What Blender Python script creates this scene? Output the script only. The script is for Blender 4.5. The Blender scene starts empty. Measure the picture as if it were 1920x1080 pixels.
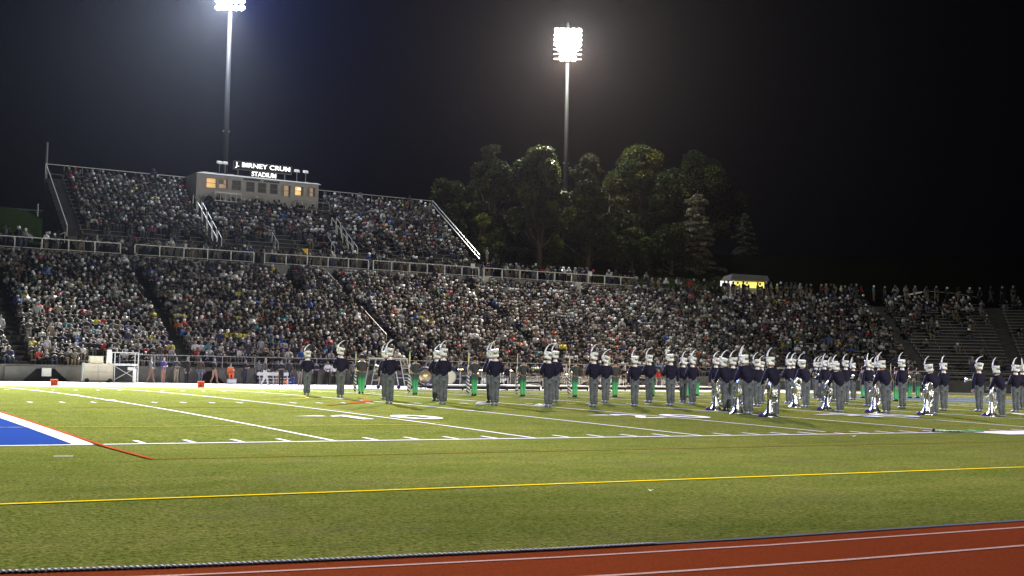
import bpy, bmesh, math, random
import numpy as np
from mathutils import Vector, Matrix
random.seed(7); rng = np.random.default_rng(11)
S = bpy.context.scene; COL = S.collection
R_ = math.radians; sin, cos, PI = math.sin, math.cos, math.pi

# ------------------------------------------------------------ camera
cam = bpy.data.cameras.new('camera'); co = bpy.data.objects.new('camera', cam); COL.objects.link(co)
cam.sensor_width = 36; cam.lens = 43.84; cam.clip_end = 3000; cam.clip_start = .05
Fv = Vector((0.5130302335, 0.8559589698, 0.0642979129)); Rv = Vector((0.8569255671, -0.5150722520, 0.0194717113)); Uv = Rv.cross(Fv)
m3 = Matrix((Rv, Uv, -Fv)).transposed()
co.matrix_world = Matrix.Translation((-5.0348, -22.5409, 1.4755)) @ m3.to_4x4()
S.camera = co
# ------------------------------------------------------------ night sky, exposure
W = bpy.data.worlds.new('World'); S.world = W; W.use_nodes = True
wn = W.node_tree.nodes; wl = W.node_tree.links
bg = wn['Background']; bg.inputs['Color'].default_value = (.24, .28, .62, 1); bg.inputs['Strength'].default_value = .0016
S.view_settings.view_transform = 'Standard'; S.view_settings.look = 'None'
S.view_settings.exposure = 0; S.view_settings.gamma = 1
S.cycles.use_denoising = True
S.cycles.max_bounces = 5; S.cycles.diffuse_bounces = 2; S.cycles.glossy_bounces = 2; S.cycles.volume_bounces = 0
S.cycles.sample_clamp_indirect = 4
# ------------------------------------------------------------ helpers
def tag(o, label=None, cat=None, group=None, kind=None):
    if label: o['label'] = label
    if cat: o['category'] = cat
    if group: o['group'] = group
    if kind: o['kind'] = kind
    return o
def link(o, parent=None):
    COL.objects.link(o)
    if parent: o.parent = parent
    return o
def thing(name, label, cat, loc=(0, 0, 0), rz=0, group=None):
    o = bpy.data.objects.new(name, None); o.empty_display_size = .2
    link(o); o.location = loc; o.rotation_euler = (0, 0, rz)
    return tag(o, label, cat, group)
def tree_copy(o, parent=None):
    c = o.copy(); link(c, parent)
    if parent: c.parent = parent; c.matrix_parent_inverse = o.matrix_parent_inverse
    for ch in o.children: tree_copy(ch, c)
    return c
_m = {}
def mat(name, col=(.5, .5, .5), rough=.7, metal=0, noise=0, nscale=8, bump=0, bscale=30, emit=None, estr=0, spec=.3):
    if name in _m: return _m[name]
    m = bpy.data.materials.new(name); m.use_nodes = True; nt = m.node_tree; b = nt.nodes['Principled BSDF']
    b.inputs['Base Color'].default_value = (*col, 1); b.inputs['Roughness'].default_value = rough
    b.inputs['Metallic'].default_value = metal; b.inputs['Specular IOR Level'].default_value = spec
    if noise or bump:
        tc = nt.nodes.new('ShaderNodeTexCoord')
    if noise:
        n = nt.nodes.new('ShaderNodeTexNoise'); n.inputs['Scale'].default_value = nscale; n.inputs['Detail'].default_value = 6
        nt.links.new(tc.outputs['Object'], n.inputs['Vector'])
        r = nt.nodes.new('ShaderNodeMapRange'); r.inputs['From Min'].default_value = .3; r.inputs['From Max'].default_value = .7
        r.inputs['To Min'].default_value = 1 - noise; r.inputs['To Max'].default_value = 1 + noise
        nt.links.new(n.outputs['Fac'], r.inputs['Value'])
        v = nt.nodes.new('ShaderNodeVectorMath'); v.operation = 'SCALE'; v.inputs[0].default_value = col
        nt.links.new(r.outputs['Result'], v.inputs['Scale']); nt.links.new(v.outputs['Vector'], b.inputs['Base Color'])
    if bump:
        n = nt.nodes.new('ShaderNodeTexNoise'); n.inputs['Scale'].default_value = bscale; n.inputs['Detail'].default_value = 4
        nt.links.new(tc.outputs['Object'], n.inputs['Vector'])
        bp = nt.nodes.new('ShaderNodeBump'); bp.inputs['Strength'].default_value = bump; bp.inputs['Distance'].default_value = .03
        nt.links.new(n.outputs['Fac'], bp.inputs['Height']); nt.links.new(bp.outputs['Normal'], b.inputs['Normal'])
    if emit:
        b.inputs['Emission Color'].default_value = (*emit, 1); b.inputs['Emission Strength'].default_value = estr
        m.cycles.emission_sampling = 'NONE'
    _m[name] = m; return m
def attr_mat(name, prop, rough=.8):
    """cloth/hair/skin whose colour is a property of the object that wears it"""
    m = bpy.data.materials.new(name); m.use_nodes = True; nt = m.node_tree; b = nt.nodes['Principled BSDF']
    a = nt.nodes.new('ShaderNodeAttribute'); a.attribute_type = 'OBJECT'; a.attribute_name = prop
    nt.links.new(a.outputs['Color'], b.inputs['Base Color']); b.inputs['Roughness'].default_value = rough
    b.inputs['Specular IOR Level'].default_value = .25
    return m
class MB:
    def __init__(s): s.v = []; s.f = []
    def add(s, vs, fs):
        n = len(s.v); s.v += [tuple(v) for v in vs]; s.f += [tuple(i + n for i in f) for f in fs]; return s
    def box(s, x0, x1, y0, y1, z0, z1, M=None):
        vs = [Vector((x, y, z)) for z in (z0, z1) for y in (y0, y1) for x in (x0, x1)]
        if M: vs = [M @ v for v in vs]
        return s.add(vs, [(0, 2, 3, 1), (4, 5, 7, 6), (0, 1, 5, 4), (2, 6, 7, 3), (0, 4, 6, 2), (1, 3, 7, 5)])
    def bar(s, a, b, w, h=None):
        a = Vector(a); b = Vector(b); h = h or w; d = b - a; L = d.length
        q = d.to_track_quat('Y', 'Z').to_matrix().to_4x4()
        return s.box(-w / 2, w / 2, 0, L, -h / 2, h / 2, Matrix.Translation(a) @ q)
    def tube(s, pts, rads, n=8, cap=True, flat=1):
        pts = [Vector(p) for p in pts]; vs = []; fs = []
        if not hasattr(rads, '__len__'): rads = [rads] * len(pts)
        up = Vector((0, 0, 1))
        for i, p in enumerate(pts):
            d = (pts[min(i + 1, len(pts) - 1)] - pts[max(i - 1, 0)]).normalized()
            a = d.cross(up)
            if a.length < .05: a = d.cross(Vector((0, 1, 0)))
            a.normalize(); b = d.cross(a)
            for k in range(n):
                t = 2 * PI * k / n; vs.append(p + (a * cos(t) + b * sin(t) * flat) * rads[i])
        for i in range(len(pts) - 1):
            for k in range(n): fs.append((i * n + k, i * n + (k + 1) % n, (i + 1) * n + (k + 1) % n, (i + 1) * n + k))
        if cap: fs.append(tuple(range(n))[::-1]); fs.append(tuple(range((len(pts) - 1) * n, len(pts) * n)))
        return s.add(vs, fs)
    def lathe(s, prof, n=16, M=None, sy=1):
        vs = []; fs = []
        for r, z in prof:
            for k in range(n): vs.append(Vector((r * cos(2 * PI * k / n), sy * r * sin(2 * PI * k / n), z)))
        if M: vs = [M @ v for v in vs]
        for i in range(len(prof) - 1):
            for k in range(n): fs.append((i * n + k, i * n + (k + 1) % n, (i + 1) * n + (k + 1) % n, (i + 1) * n + k))
        fs.append(tuple(range(n))[::-1]); fs.append(tuple(range((len(prof) - 1) * n, len(prof) * n)))
        return s.add(vs, fs)
    def mesh(s, name, m, smooth=False):
        me = bpy.data.meshes.new(name); me.from_pydata(s.v, [], s.f); me.update()
        if m: me.materials.append(m)
        if smooth: me.shade_smooth()
        return me
    def build(s, name, m, parent=None, smooth=False, **kw):
        o = bpy.data.objects.new(name, s.mesh(name, m, smooth)); link(o, parent)
        return tag(o, **kw) if kw else o
def np_mesh(name, V, Fq, m, col=None):
    me = bpy.data.meshes.new(name); nf, k = Fq.shape
    me.vertices.add(len(V)); me.vertices.foreach_set('co', np.ascontiguousarray(V, np.float32).ravel())
    me.loops.add(nf * k); me.loops.foreach_set('vertex_index', np.ascontiguousarray(Fq, np.int32).ravel())
    me.polygons.add(nf); me.polygons.foreach_set('loop_start', np.arange(0, nf * k, k, dtype=np.int32))
    me.polygons.foreach_set('loop_total', np.full(nf, k, np.int32))
    me.update(calc_edges=True); me.validate()
    if col is not None:
        a = me.color_attributes.new('tint', 'FLOAT_COLOR', 'POINT'); a.data.foreach_set('color', np.ascontiguousarray(col, np.float32).ravel())
    me.materials.append(m); return me
def col_mat(name, rough=.85, trans=0):
    m = bpy.data.materials.new(name); m.use_nodes = True; nt = m.node_tree; b = nt.nodes['Principled BSDF']
    a = nt.nodes.new('ShaderNodeAttribute'); a.attribute_name = 'tint'
    nt.links.new(a.outputs['Color'], b.inputs['Base Color']); b.inputs['Roughness'].default_value = rough; b.inputs['Specular IOR Level'].default_value = .1
    return m
# ------------------------------------------------------------ ground profile (the field is crowned)
def zg(y):
    if y < 0: return 0.0
    return max(0.0, .218 * (1 - ((y - 24.4) / 24.4) ** 2)) if y < 48.8 else 0.0
def turf_mat():
    m = bpy.data.materials.new('turf'); m.use_nodes = True; nt = m.node_tree; b = nt.nodes['Principled BSDF']; L = nt.links.new
    tc = nt.nodes.new('ShaderNodeTexCoord')
    def noise(sc, det, vec=(1, 1, 1)):
        mp = nt.nodes.new('ShaderNodeMapping'); mp.inputs['Scale'].default_value = vec; L(tc.outputs['Object'], mp.inputs['Vector'])
        n = nt.nodes.new('ShaderNodeTexNoise'); n.inputs['Scale'].default_value = sc; n.inputs['Detail'].default_value = det; n.inputs['Roughness'].default_value = .7
        L(mp.outputs['Vector'], n.inputs['Vector']); return n
    big = noise(.35, 4, (.6, 1.4, 1)); mid = noise(2.2, 6, (1, .9, 1)); fine = noise(34, 8, (1, .9, 1)); clump = noise(17, 8, (1, .8, 1))
    r1 = nt.nodes.new('ShaderNodeValToRGB'); e = r1.color_ramp.elements
    e[0].position = .40; e[0].color = (.040, .062, .004, 1); e[1].position = .60; e[1].color = (.27, .28, .065, 1)
    mx = nt.nodes.new('ShaderNodeMath'); mx.operation = 'ADD'; mx2 = nt.nodes.new('ShaderNodeMath'); mx2.operation = 'MULTIPLY'; mx2.inputs[1].default_value = .5
    L(fine.outputs['Fac'], mx.inputs[0]); L(clump.outputs['Fac'], mx.inputs[1]); L(mx.outputs[0], mx2.inputs[0]); L(mx2.outputs[0], r1.inputs['Fac'])
    r2 = nt.nodes.new('ShaderNodeValToRGB'); e = r2.color_ramp.elements
    e[0].position = .40; e[0].color = (.74, .82, .70, 1); e[1].position = .62; e[1].color = (1.16, 1.09, 1.25, 1)
    m2 = nt.nodes.new('ShaderNodeMath'); m2.operation = 'ADD'; m3_ = nt.nodes.new('ShaderNodeMath'); m3_.operation = 'MULTIPLY'; m3_.inputs[1].default_value = .5
    L(big.outputs['Fac'], m2.inputs[0]); L(mid.outputs['Fac'], m2.inputs[1]); L(m2.outputs[0], m3_.inputs[0]); L(m3_.outputs[0], r2.inputs['Fac'])
    mul = nt.nodes.new('ShaderNodeMix'); mul.data_type = 'RGBA'; mul.blend_type = 'MULTIPLY'; mul.inputs['Factor'].default_value = 1
    L(r1.outputs['Color'], mul.inputs['A']); L(r2.outputs['Color'], mul.inputs['B'])
    wn_ = noise(.55, 7, (1, 1, 1)); wr = nt.nodes.new('ShaderNodeMapRange'); wr.inputs['From Min'].default_value = .54; wr.inputs['From Max'].default_value = .72; wr.inputs['To Max'].default_value = .55; L(wn_.outputs['Fac'], wr.inputs['Value'])
    wm = nt.nodes.new('ShaderNodeMix'); wm.data_type = 'RGBA'; L(wr.outputs['Result'], wm.inputs['Factor']); L(mul.outputs['Result'], wm.inputs['A']); wm.inputs['B'].default_value = (.125, .115, .058, 1)
    L(wm.outputs['Result'], b.inputs['Base Color']); b.inputs['Roughness'].default_value = .95; b.inputs['Specular IOR Level'].default_value = 0
    bp = nt.nodes.new('ShaderNodeBump'); bp.inputs['Strength'].default_value = .8; bp.inputs['Distance'].default_value = .03
    L(fine.outputs['Fac'], bp.inputs['Height']); L(bp.outputs['Normal'], b.inputs['Normal'])
    return m
def paint(name, col, wear=.25):
    """line paint on turf: uneven edges and blades showing through"""
    m = bpy.data.materials.new(name); m.use_nodes = True; nt = m.node_tree; b = nt.nodes['Principled BSDF']; L = nt.links.new
    tc = nt.nodes.new('ShaderNodeTexCoord'); n = nt.nodes.new('ShaderNodeTexNoise'); n.inputs['Scale'].default_value = 9; n.inputs['Detail'].default_value = 9; n.inputs['Roughness'].default_value = .8
    L(tc.outputs['Object'], n.inputs['Vector'])
    r = nt.nodes.new('ShaderNodeValToRGB'); e = r.color_ramp.elements
    e[0].position = wear; e[0].color = (.125, .14, .034, 1); e[1].position = wear + .16; e[1].color = (*col, 1)
    L(n.outputs['Fac'], r.inputs['Fac']); L(r.outputs['Color'], b.inputs['Base Color']); b.inputs['Roughness'].default_value = .9; b.inputs['Specular IOR Level'].default_value = 0
    return m
TURF = turf_mat(); WHITE = paint('white_line_paint', (.84, .84, .82), .12); WHITE2 = paint('faded_white_paint', (.6, .6, .57), .3)
YEL = paint('yellow_line_paint', (.80, .60, .02), .2); YEL2 = paint('faded_yellow_paint', (.5, .42, .08), .38)
RED = paint('red_line_paint', (.42, .07, .025), .35); RED2 = paint('faded_red_paint', (.36, .10, .02), .45)
BLUE = paint('blue_endzone_paint', (.024, .058, .24), .2)
# far ground, turf, track
MB().add([(-500, -300, -.14), (700, -300, -.14), (700, 600, -.14), (-500, 600, -.14)], [(0, 1, 2, 3)]).build('ground', mat('soil', (.05, .05, .035), noise=.3, nscale=.4), kind='structure')
TP = [(-60, -13.2), (-3.54, -13.2), (-2.31, -13.46), (-.9, -13.64), (.66, -13.82), (2.58, -13.95), (6.37, -14.02), (40, -14.1), (120, -14.1)]
def ty(x): return float(np.interp(x, [p[0] for p in TP], [p[1] for p in TP]))
mb = MB(); xs = sorted(set([-60, -30, -10] + list(np.arange(-6, 12, .5)) + [20, 40, 60, 80, 100, 120])); ys = [0, .05, 1, 3, 6, 9, 12, 15, 18, 21, 24.4, 28, 32, 36, 40, 43, 46, 48, 48.8, 49.2]
vs = [(x, ty(x) if j < 0 else ys[j], 0 if j < 0 else zg(ys[j])) for x in xs for j in range(-1, len(ys))]; n = len(ys) + 1
mb.add(vs, [(i * n + j, (i + 1) * n + j, (i + 1) * n + j + 1, i * n + j + 1) for i in range(len(xs) - 1) for j in range(n - 1)])
mb.build('turf', TURF, smooth=True, kind='structure')
TR = mat('track_rubber', (.235, .050, .016), .95, spec=0, noise=.22, nscale=60, bump=.5, bscale=400)
mb = MB(); vs = [(x, y, -.006) for x in xs for y in (ty(x) - 12, ty(x) - .068)]
mb.add(vs, [(2 * i, 2 * i + 2, 2 * i + 3, 2 * i + 1) for i in range(len(xs) - 1)]); mb.build('running_track', TR, kind='structure')
for off, w in ((.42, .028), (1.32, .032), (2.54, .032)):
    mb = MB(); vs = [(x, ty(x) - off + s_ * w, -.002) for x in xs for s_ in (-1, 1)]
    mb.add(vs, [(2 * i, 2 * i + 2, 2 * i + 3, 2 * i + 1) for i in range(len(xs) - 1)]); mb.build('lane_line', mat('lane_paint', (.62, .40, .30), .8, spec=0, noise=.2, nscale=40), kind='structure')
APR = mat('white_apron', (.62, .62, .60), .7, noise=.10, nscale=1.5, spec=0)
MB().add([(-60, 49.2, .004), (160, 49.2, .004), (160, 64.5, .004), (-60, 64.5, .004)], [(0, 1, 2, 3)]).build('far_apron', APR, kind='structure')
MB().add([(-60, 48.75, .012), (160, 48.75, .012), (160, 50.0, .012), (-60, 50.0, .012)], [(0, 1, 2, 3)]).build('worn_sideline_edge', mat('worn_edge', (.36, .37, .30), .9, noise=.25, nscale=3, spec=0), kind='structure')
# drain edging: dark channel and pale teeth, then a plain grey kerb further right
mb = MB(); vs = [(x, ty(x) + d, z) for x in xs for d, z in ((-.07, -.03), (.0, -.03), (0, .004), (-.07, .002))]
mb.add(vs, [(4 * i + a, 4 * i + 4 + a, 4 * i + 4 + (a + 1) % 4, 4 * i + (a + 1) % 4) for i in range(len(xs) - 1) for a in range(4)])
edg = thing('track_edging', 'grey kerb strip with pale teeth between the turf and the red track', 'kerb')
mb.build('channel', mat('edging_grey', (.15, .155, .175), .8, spec=0), edg)
mb = MB(); x = -5.4
while x < 1.6:
    y = ty(x); mb.box(x, x + .018, y - .075, y - .012, .0045, .012); x += .0415
mb.build('grate_teeth', mat('pale_grate', (.62, .62, .64), .8, spec=0), edg)
# ---- markings
def strip(x0, y0, x1, y1, w, m, name, h=.008, n=None):
    a = Vector((x0, y0)); b = Vector((x1, y1)); d = (b - a); L = d.length; d.normalize(); p = Vector((-d.y, d.x)) * w / 2
    n = n or max(1, int(L / 2.5)); vs = []
    for i in range(n + 1):
        c = a + (b - a) * i / n
        for s_ in (-1, 1):
            q = c + p * s_; vs.append((q.x, q.y, zg(q.y) + h))
    MB().add(vs, [(2 * i, 2 * i + 2, 2 * i + 3, 2 * i + 1) for i in range(n)]).build(name, m, kind='structure')
yd = .9144
def zone(x0, x1, y0, y1, m, name, h):
    k = 24; vs = [(x, y0 + (y1 - y0) * j / k, zg(y0 + (y1 - y0) * j / k) + h) for j in range(k + 1) for x in (x0, x1)]
    MB().add(vs, [(2 * j, 2 * j + 1, 2 * j + 3, 2 * j + 2) for j in range(k)]).build(name, m, kind='structure')
zone(-9.144, -.30, .06, 48.7, BLUE, 'blue_endzone', .006)
zone(-.32, .03, .06, 48.7, WHITE, 'goal_line', .012)
for k in range(1, 20):
    strip(k * 4.572, .05, k * 4.572, 48.7, .10, WHITE, 'yard_line')
for k in range(2, 19, 2): pass
strip(-30, 0, 100, 0, .13, WHITE, 'near_sideline', n=30)
mb = MB()
for k in range(1, 100):
    if k % 5:
        for y0, y1 in ((.12, .75), (16.2, 16.8), (31.9, 32.5)):
            vs = [(k * yd + dx, y, zg(y) + .009) for y in (y0, y1) for dx in (-.05, .05)]; mb.add(vs, [(0, 1, 3, 2)])
    else:
        for y in (18.4, 23.8, 31.0):
            vs = [(k * yd + dx, yy, zg(yy) + .013) for yy in (y - .35, y + .35) for dx in (-.16, .16)]
            if k == 5: mb.add(vs, [(0, 1, 3, 2)])
mb.build('hash_marks', WHITE, kind='structure')
MB().add([(22.9, -1.25, .011), (69, -1.25, .011), (69, .25, .011), (22.9, .25, .011)], [(0, 1, 2, 3)]).build('coaching_box', paint('coaching_box_paint', (.72, .70, .70), .15), kind='structure')
def digit(ch, x0, y0, w, h, name='yard_number'):
    mb = MB(); t = .3
    def q(pts):
        mb.add([(x0 + a * w, y0 + b * h, zg(y0 + b * h) + .014) for a, b in pts], [tuple(range(len(pts)))])
    if ch == '1': q([(.35, 0), (.7, 0), (.7, 1), (.45, 1), (.05, .78), (.05, .66), (.35, .72)])
    elif ch == '2':
        q([(0, 0), (1, 0), (1, .17), (0, .17)]); q([(0, .17), (.38, .17), (1, .55), (.68, .62)]); q([(.68, .62), (1, .55), (1, .85), (.7, .8)]); q([(.7, .8), (1, .85), (.75, 1), (.25, 1), (.3, .84)]); q([(.3, .84), (.25, 1), (0, .85), (0, .7), (.3, .72)])
    elif ch == '3':
        for y in (0, .42, .83): q([(.1, y), (.95, y), (.95, y + .17), (.1, y + .17)])
        q([(.7, .17), (1, .17), (1, .42), (.7, .42)]); q([(.7, .59), (1, .59), (1, .83), (.7, .83)])
    elif ch == '4':
        q([(.62, 0), (.9, 0), (.9, 1), (.62, 1)]); q([(0, .3), (.62, .3), (.62, .45), (0, .45)]); q([(0, .45), (.2, .45), (.62, .8), (.62, 1)])
    elif ch == '0':
        n = 20
        for i in range(n):
            a, b = 2 * PI * i / n, 2 * PI * (i + 1) / n
            q([(.5 + .5 * cos(a), .5 + .5 * sin(a)), (.5 + .5 * cos(b), .5 + .5 * sin(b)), (.5 + .2 * cos(b), .5 + .33 * sin(b)), (.5 + .2 * cos(a), .5 + .33 * sin(a))])
    mb.build(name, WHITE, kind='structure')
for k, t in ((1, '1'), (2, '2'), (3, '3'), (4, '4')):
    X = k * 9.144
    digit(t, X - 1.35, 6.65, .95, 1.9); digit('0', X + .32, 6.55, 1.25, 2.0)
    MB().add([(X - 2.3, 8.15, zg(8.15) + .014), (X - 1.45, 8.0, zg(8) + .014), (X - 1.45, 8.4, zg(8.4) + .014)], [(0, 1, 2)]).build('yard_arrow', WHITE, kind='structure')
strip(-14, -8.95, 60, -9.2, .10, YEL, 'yellow_line', n=30)
strip(-12, 4.5, 9.25, 4.42, .07, YEL2, 'yellow_line', n=14, h=.016)
strip(9.42, 4.42, 9.42, 48, .07, YEL2, 'yellow_line', h=.012)
strip(.08, -3.55, .08, 48, .09, RED, 'red_line', h=.016)
strip(.1, -3.55, 60, -3.5, .08, RED2, 'red_line', n=30)
strip(18.2, .55, 26, .62, .3, RED2, 'red_line')
strip(2.3, 13.1, 9, 13.4, .16, RED2, 'red_line')
strip(-1.15, -2.58, -.87, -2.64, .07, WHITE, 'white_tick')
for pts, m_, w in (([(8.9 + 4 * cos(R_(a)), 23.2 + 4.2 * sin(R_(a))) for a in range(-75, 80, 10)], YEL2, .12), ([(12.0, 16.3), (12.9, 17.2), (13.5, 18.1), (13.72, 18.8)], RED, .34), ([(13.72, 18.8), (14.5, 20.6), (15.0, 22.4)], RED2, .2), ([(10.5, 14.6), (11.4, 15.6), (12.0, 16.3)], RED2, .25)):
    for a, b in zip(pts, pts[1:]): strip(*a, *b, w, m_, 'curved_line', h=.017)
zone(46.5, 60, 20, 32, paint('faded_blue_logo_paint', (.10, .14, .17), .3), 'midfield_logo', .005)
# small paper scraps on the turf
for x, y, s_ in ((4.4, -10.2, .035), (17.5, -1.0, .07), (14.3, -9.4, .05), (24.9, -3.1, .06)):
    MB().add([(x - s_, y - s_, .012), (x + s_, y - s_ * .6, .03), (x + s_ * .8, y + s_, .014), (x - s_ * .7, y + s_ * .8, .035)], [(0, 1, 2, 3)]).build('paper_scrap', mat('paper', (.7, .7, .68)), kind='structure')
# ------------------------------------------------------------ stand path: straight, then a curve towards the camera side
XC, YC, R0 = 70.0, 24.4, 40.1
def P(s, R):
    """s: X on the straight; beyond XC it is XC plus degrees of the curve"""
    if s <= XC: return (s, YC + R)
    a = R_(s - XC); return (XC + R * sin(a), YC + R * cos(a))
def samples(s0, s1, step=2.5):
    out = [s0]
    if s1 > XC:
        if s0 < XC: out.append(XC)
        n = int((s1 - max(s0, XC)) / step) or 1; b = max(s0, XC); out += [b + (s1 - b) * i / n for i in range(1, n + 1)]
    else: out.append(s1)
    return out
def sweep(mb, prof, s0, s1, close=False, step=2.5):
    ss = samples(s0, s1, step); k = len(prof); vs = []
    for s in ss:
        for R, z in prof: vs.append((*P(s, R), z))
    kk = k if close else k - 1
    mb.add(vs, [(i * k + j, (i + 1) * k + j, (i + 1) * k + (j + 1) % k, i * k + (j + 1) % k) for i in range(len(ss) - 1) for j in range(kk)])
    if close: mb.add(vs[:k], [tuple(range(k))[::-1]]); mb.add(vs[-k:], [tuple(range(k))])
    return mb
def rect(r0, r1, z0, z1): return [(r0, z0), (r1, z0), (r1, z1), (r0, z1)]
CONC = mat('concrete', (.045, .045, .044), .9, noise=.28, nscale=1.2, bump=.3, bscale=6)
CONC2 = mat('wall_concrete', (.085, .082, .075), .9, noise=.25, nscale=.9)
DARK = mat('opening_shade', (.02, .02, .02), .95)
ALU = mat('bench_aluminium', (.20, .20, .195), .6, metal=.1, noise=.15, nscale=3)
RAILM = mat('rail_galvanised', (.42, .42, .41), .45, metal=.3)
RAILW = mat('rail_white', (.48, .48, .46), .5)
NR, DR, RISE, Z0 = 24, .76, .35, 1.0
SEND = XC + 66
low = thing('grandstand', 'long curved concrete lower grandstand packed with spectators', 'grandstand')
prof = []
for i in range(NR): r = R0 + .7 + i * DR; z = Z0 + i * RISE; prof += [(r, z), (r + DR, z)]
prof = [(R0 + .7, .6)] + prof
mb = MB(); sweep(mb, prof, -12, SEND); mb.build('terrace', CONC, low)
AIS = [(9.8, .6, 0, 24), (21.0, .5, 0, 24), (34.4, .5, 17, 24), (38.8, .35, 0, 24), (52.5, .3, 0, 24), (66.0, .3, 0, 24)]   # x, half width, first row, last row
AISA = [(13.0, .35), (31.0, .85), (43.0, .8), (57, .5)]     # curve: degrees, half width in degrees at mid radius
def in_aisle(s, i, pad=0):
    if s <= XC: return any(abs(s - a) < w + pad and r0 <= i < r1 for a, w, r0, r1 in AIS)
    return any(abs(s - XC - a) < w + pad for a, w in AISA)
cuts = [-12] + sorted([c for a in AIS for c in (a[0] - a[1], a[0] + a[1])] + [XC + c for a, w in AISA for c in (a - w, a + w)]) + [SEND]
for i in range(NR):
    r = R0 + .7 + i * DR; z = Z0 + i * RISE; mb = MB()
    for a, b in zip(cuts[::2], cuts[1::2]):
        if a == cuts[4 + 0] : pass
        sweep(mb, rect(r + .36, r + .62, z + .39, z + .43), a, b, True)
        s = a + .3
        while s < b:
            x, y = P(s, r + .5); mb.box(x - .015, x + .015, y + .02, y + .05, z, z + .39); s += 2.4 if s < XC else 2.8
    mb.build('bench', ALU, low)
# front wall with two stair portals
portals = [(9.4, 12.9), (20.9, 23.6)]
edges = [-12]
for a, b in portals: edges += [a, b]
edges.append(SEND); mb = MB()
for a, b in zip(edges[::2], edges[1::2]): sweep(mb, rect(R0, R0 + .3, -.1, 1.12), a, b, True)
for a, b in portals: mb.box(a, b, YC + R0, YC + R0 + .3, .86, 1.12)
mb.build('front_wall', CONC2, low)
mb = MB()
sweep(mb, [(R0 + .3, 1.0), (R0 + .72, 1.0)], -12, SEND); mb.build('front_walk', CONC, low)
for a, b in portals: MB().box(a - .3, b + .3, YC + R0 + .5, YC + R0 + .56, -.1, .9).build('portal_shade_panel', DARK, low)  # dark panel painted in place of the shade inside the tunnel
for a, b in portals:
    y0, y1 = YC + R0 - .16, YC + R0 - .004
    for xa, xb, s_ in ((a, a + 1.15, 1), (b - 1.15, b, -1)):
        x_out, x_in = (xa, xb) if s_ == 1 else (xb, xa)
        vs = [(x_out - s_ * .8, y0, -.1), (x_out + s_ * .15, y0, -.1), (x_in, y0, .84), (x_in, y0, 1.0), (x_out - s_ * .8, y0, 1.0)]
        vs2 = [(x, y1, z) for x, _, z in vs]
        MB().add(vs + vs2, [(0, 1, 2, 3, 4), (9, 8, 7, 6, 5)] + [(i, (i + 1) % 5, 5 + (i + 1) % 5, 5 + i) for i in range(5)]).build('portal_cheek', CONC2, low)
# rear wall of the lower bowl and the walkway slab
RB = R0 + .7 + NR * DR
mb = MB(); sweep(mb, rect(RB, RB + .5, Z0 + (NR - 1) * RISE - .3, 10.32), -12, XC + 8, True); mb.build('rear_wall', mat('rear_wall_concrete', (.19, .19, .185), .9, noise=.15, nscale=1.5), low)
mb = MB(); sweep(mb, [(RB + .5, 10.3), (RB + 5.3, 10.3)], -12, XC + 8); sweep(mb, [(RB, 9.6), (RB + 5.3, 9.8)], XC + 8, SEND)
mb.build('walkway', CONC, low)
# stair risers' hand rails in the lower stand
def handrail(name, pts, label, w=.05, m=RAILM, group='hand rails in the stands', posts=True):
    t = thing(name, label, 'handrail', pts[0], 0, group); o = Vector(pts[0])
    MB().bar((0, 0, 0), Vector(pts[1]) - o, w).build('rail', m, t)
    if posts:
        for f in (.02, .5, .98):
            q = (Vector(pts[1]) - o) * f; MB().bar(q - Vector((0, 0, .9)), q, .04).build('post', m, t)
    return t
def lowz(i): return Z0 + i * RISE
def lowpt(x, i, h=.9): return (x, YC + R0 + .9 + i * DR, lowz(i) + h)
handrail('handrail', (lowpt(38.45, 18, .95), lowpt(38.45, 23.5, .95)), 'pale sloping handrail in the upper rows of the crowd')
handrail('handrail', (lowpt(38.6, 6, .9), lowpt(38.6, 13.0, .95)), 'pale sloping handrail in the middle of the lower crowd')
# front rail on the wall
fr = thing('guard_rail', 'thin grey guard rail along the top of the front stand wall', 'railing', (0, 0, 0), 0, 'railings of the stands')
mb = MB(); sweep(mb, rect(R0 + .1, R0 + .15, 1.9, 1.95), 16.0, SEND, True); mb.build('top_rail', mat('grey_rail', (.22, .22, .22), .5), fr)
mb = MB(); sweep(mb, rect(R0 + .1, R0 + .13, 1.5, 1.525), 16.0, SEND, True); mb.build('middle_rail', _m['grey_rail'], fr)
s = 16.0
while s < XC + 30:
    x, y = P(s, R0 + .12); MB().box(x - .025, x + .025, y - .025, y + .025, 1.12, 1.9).build('post', _m['grey_rail'], fr); s += 2.4 if s < XC else 3.4
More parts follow.
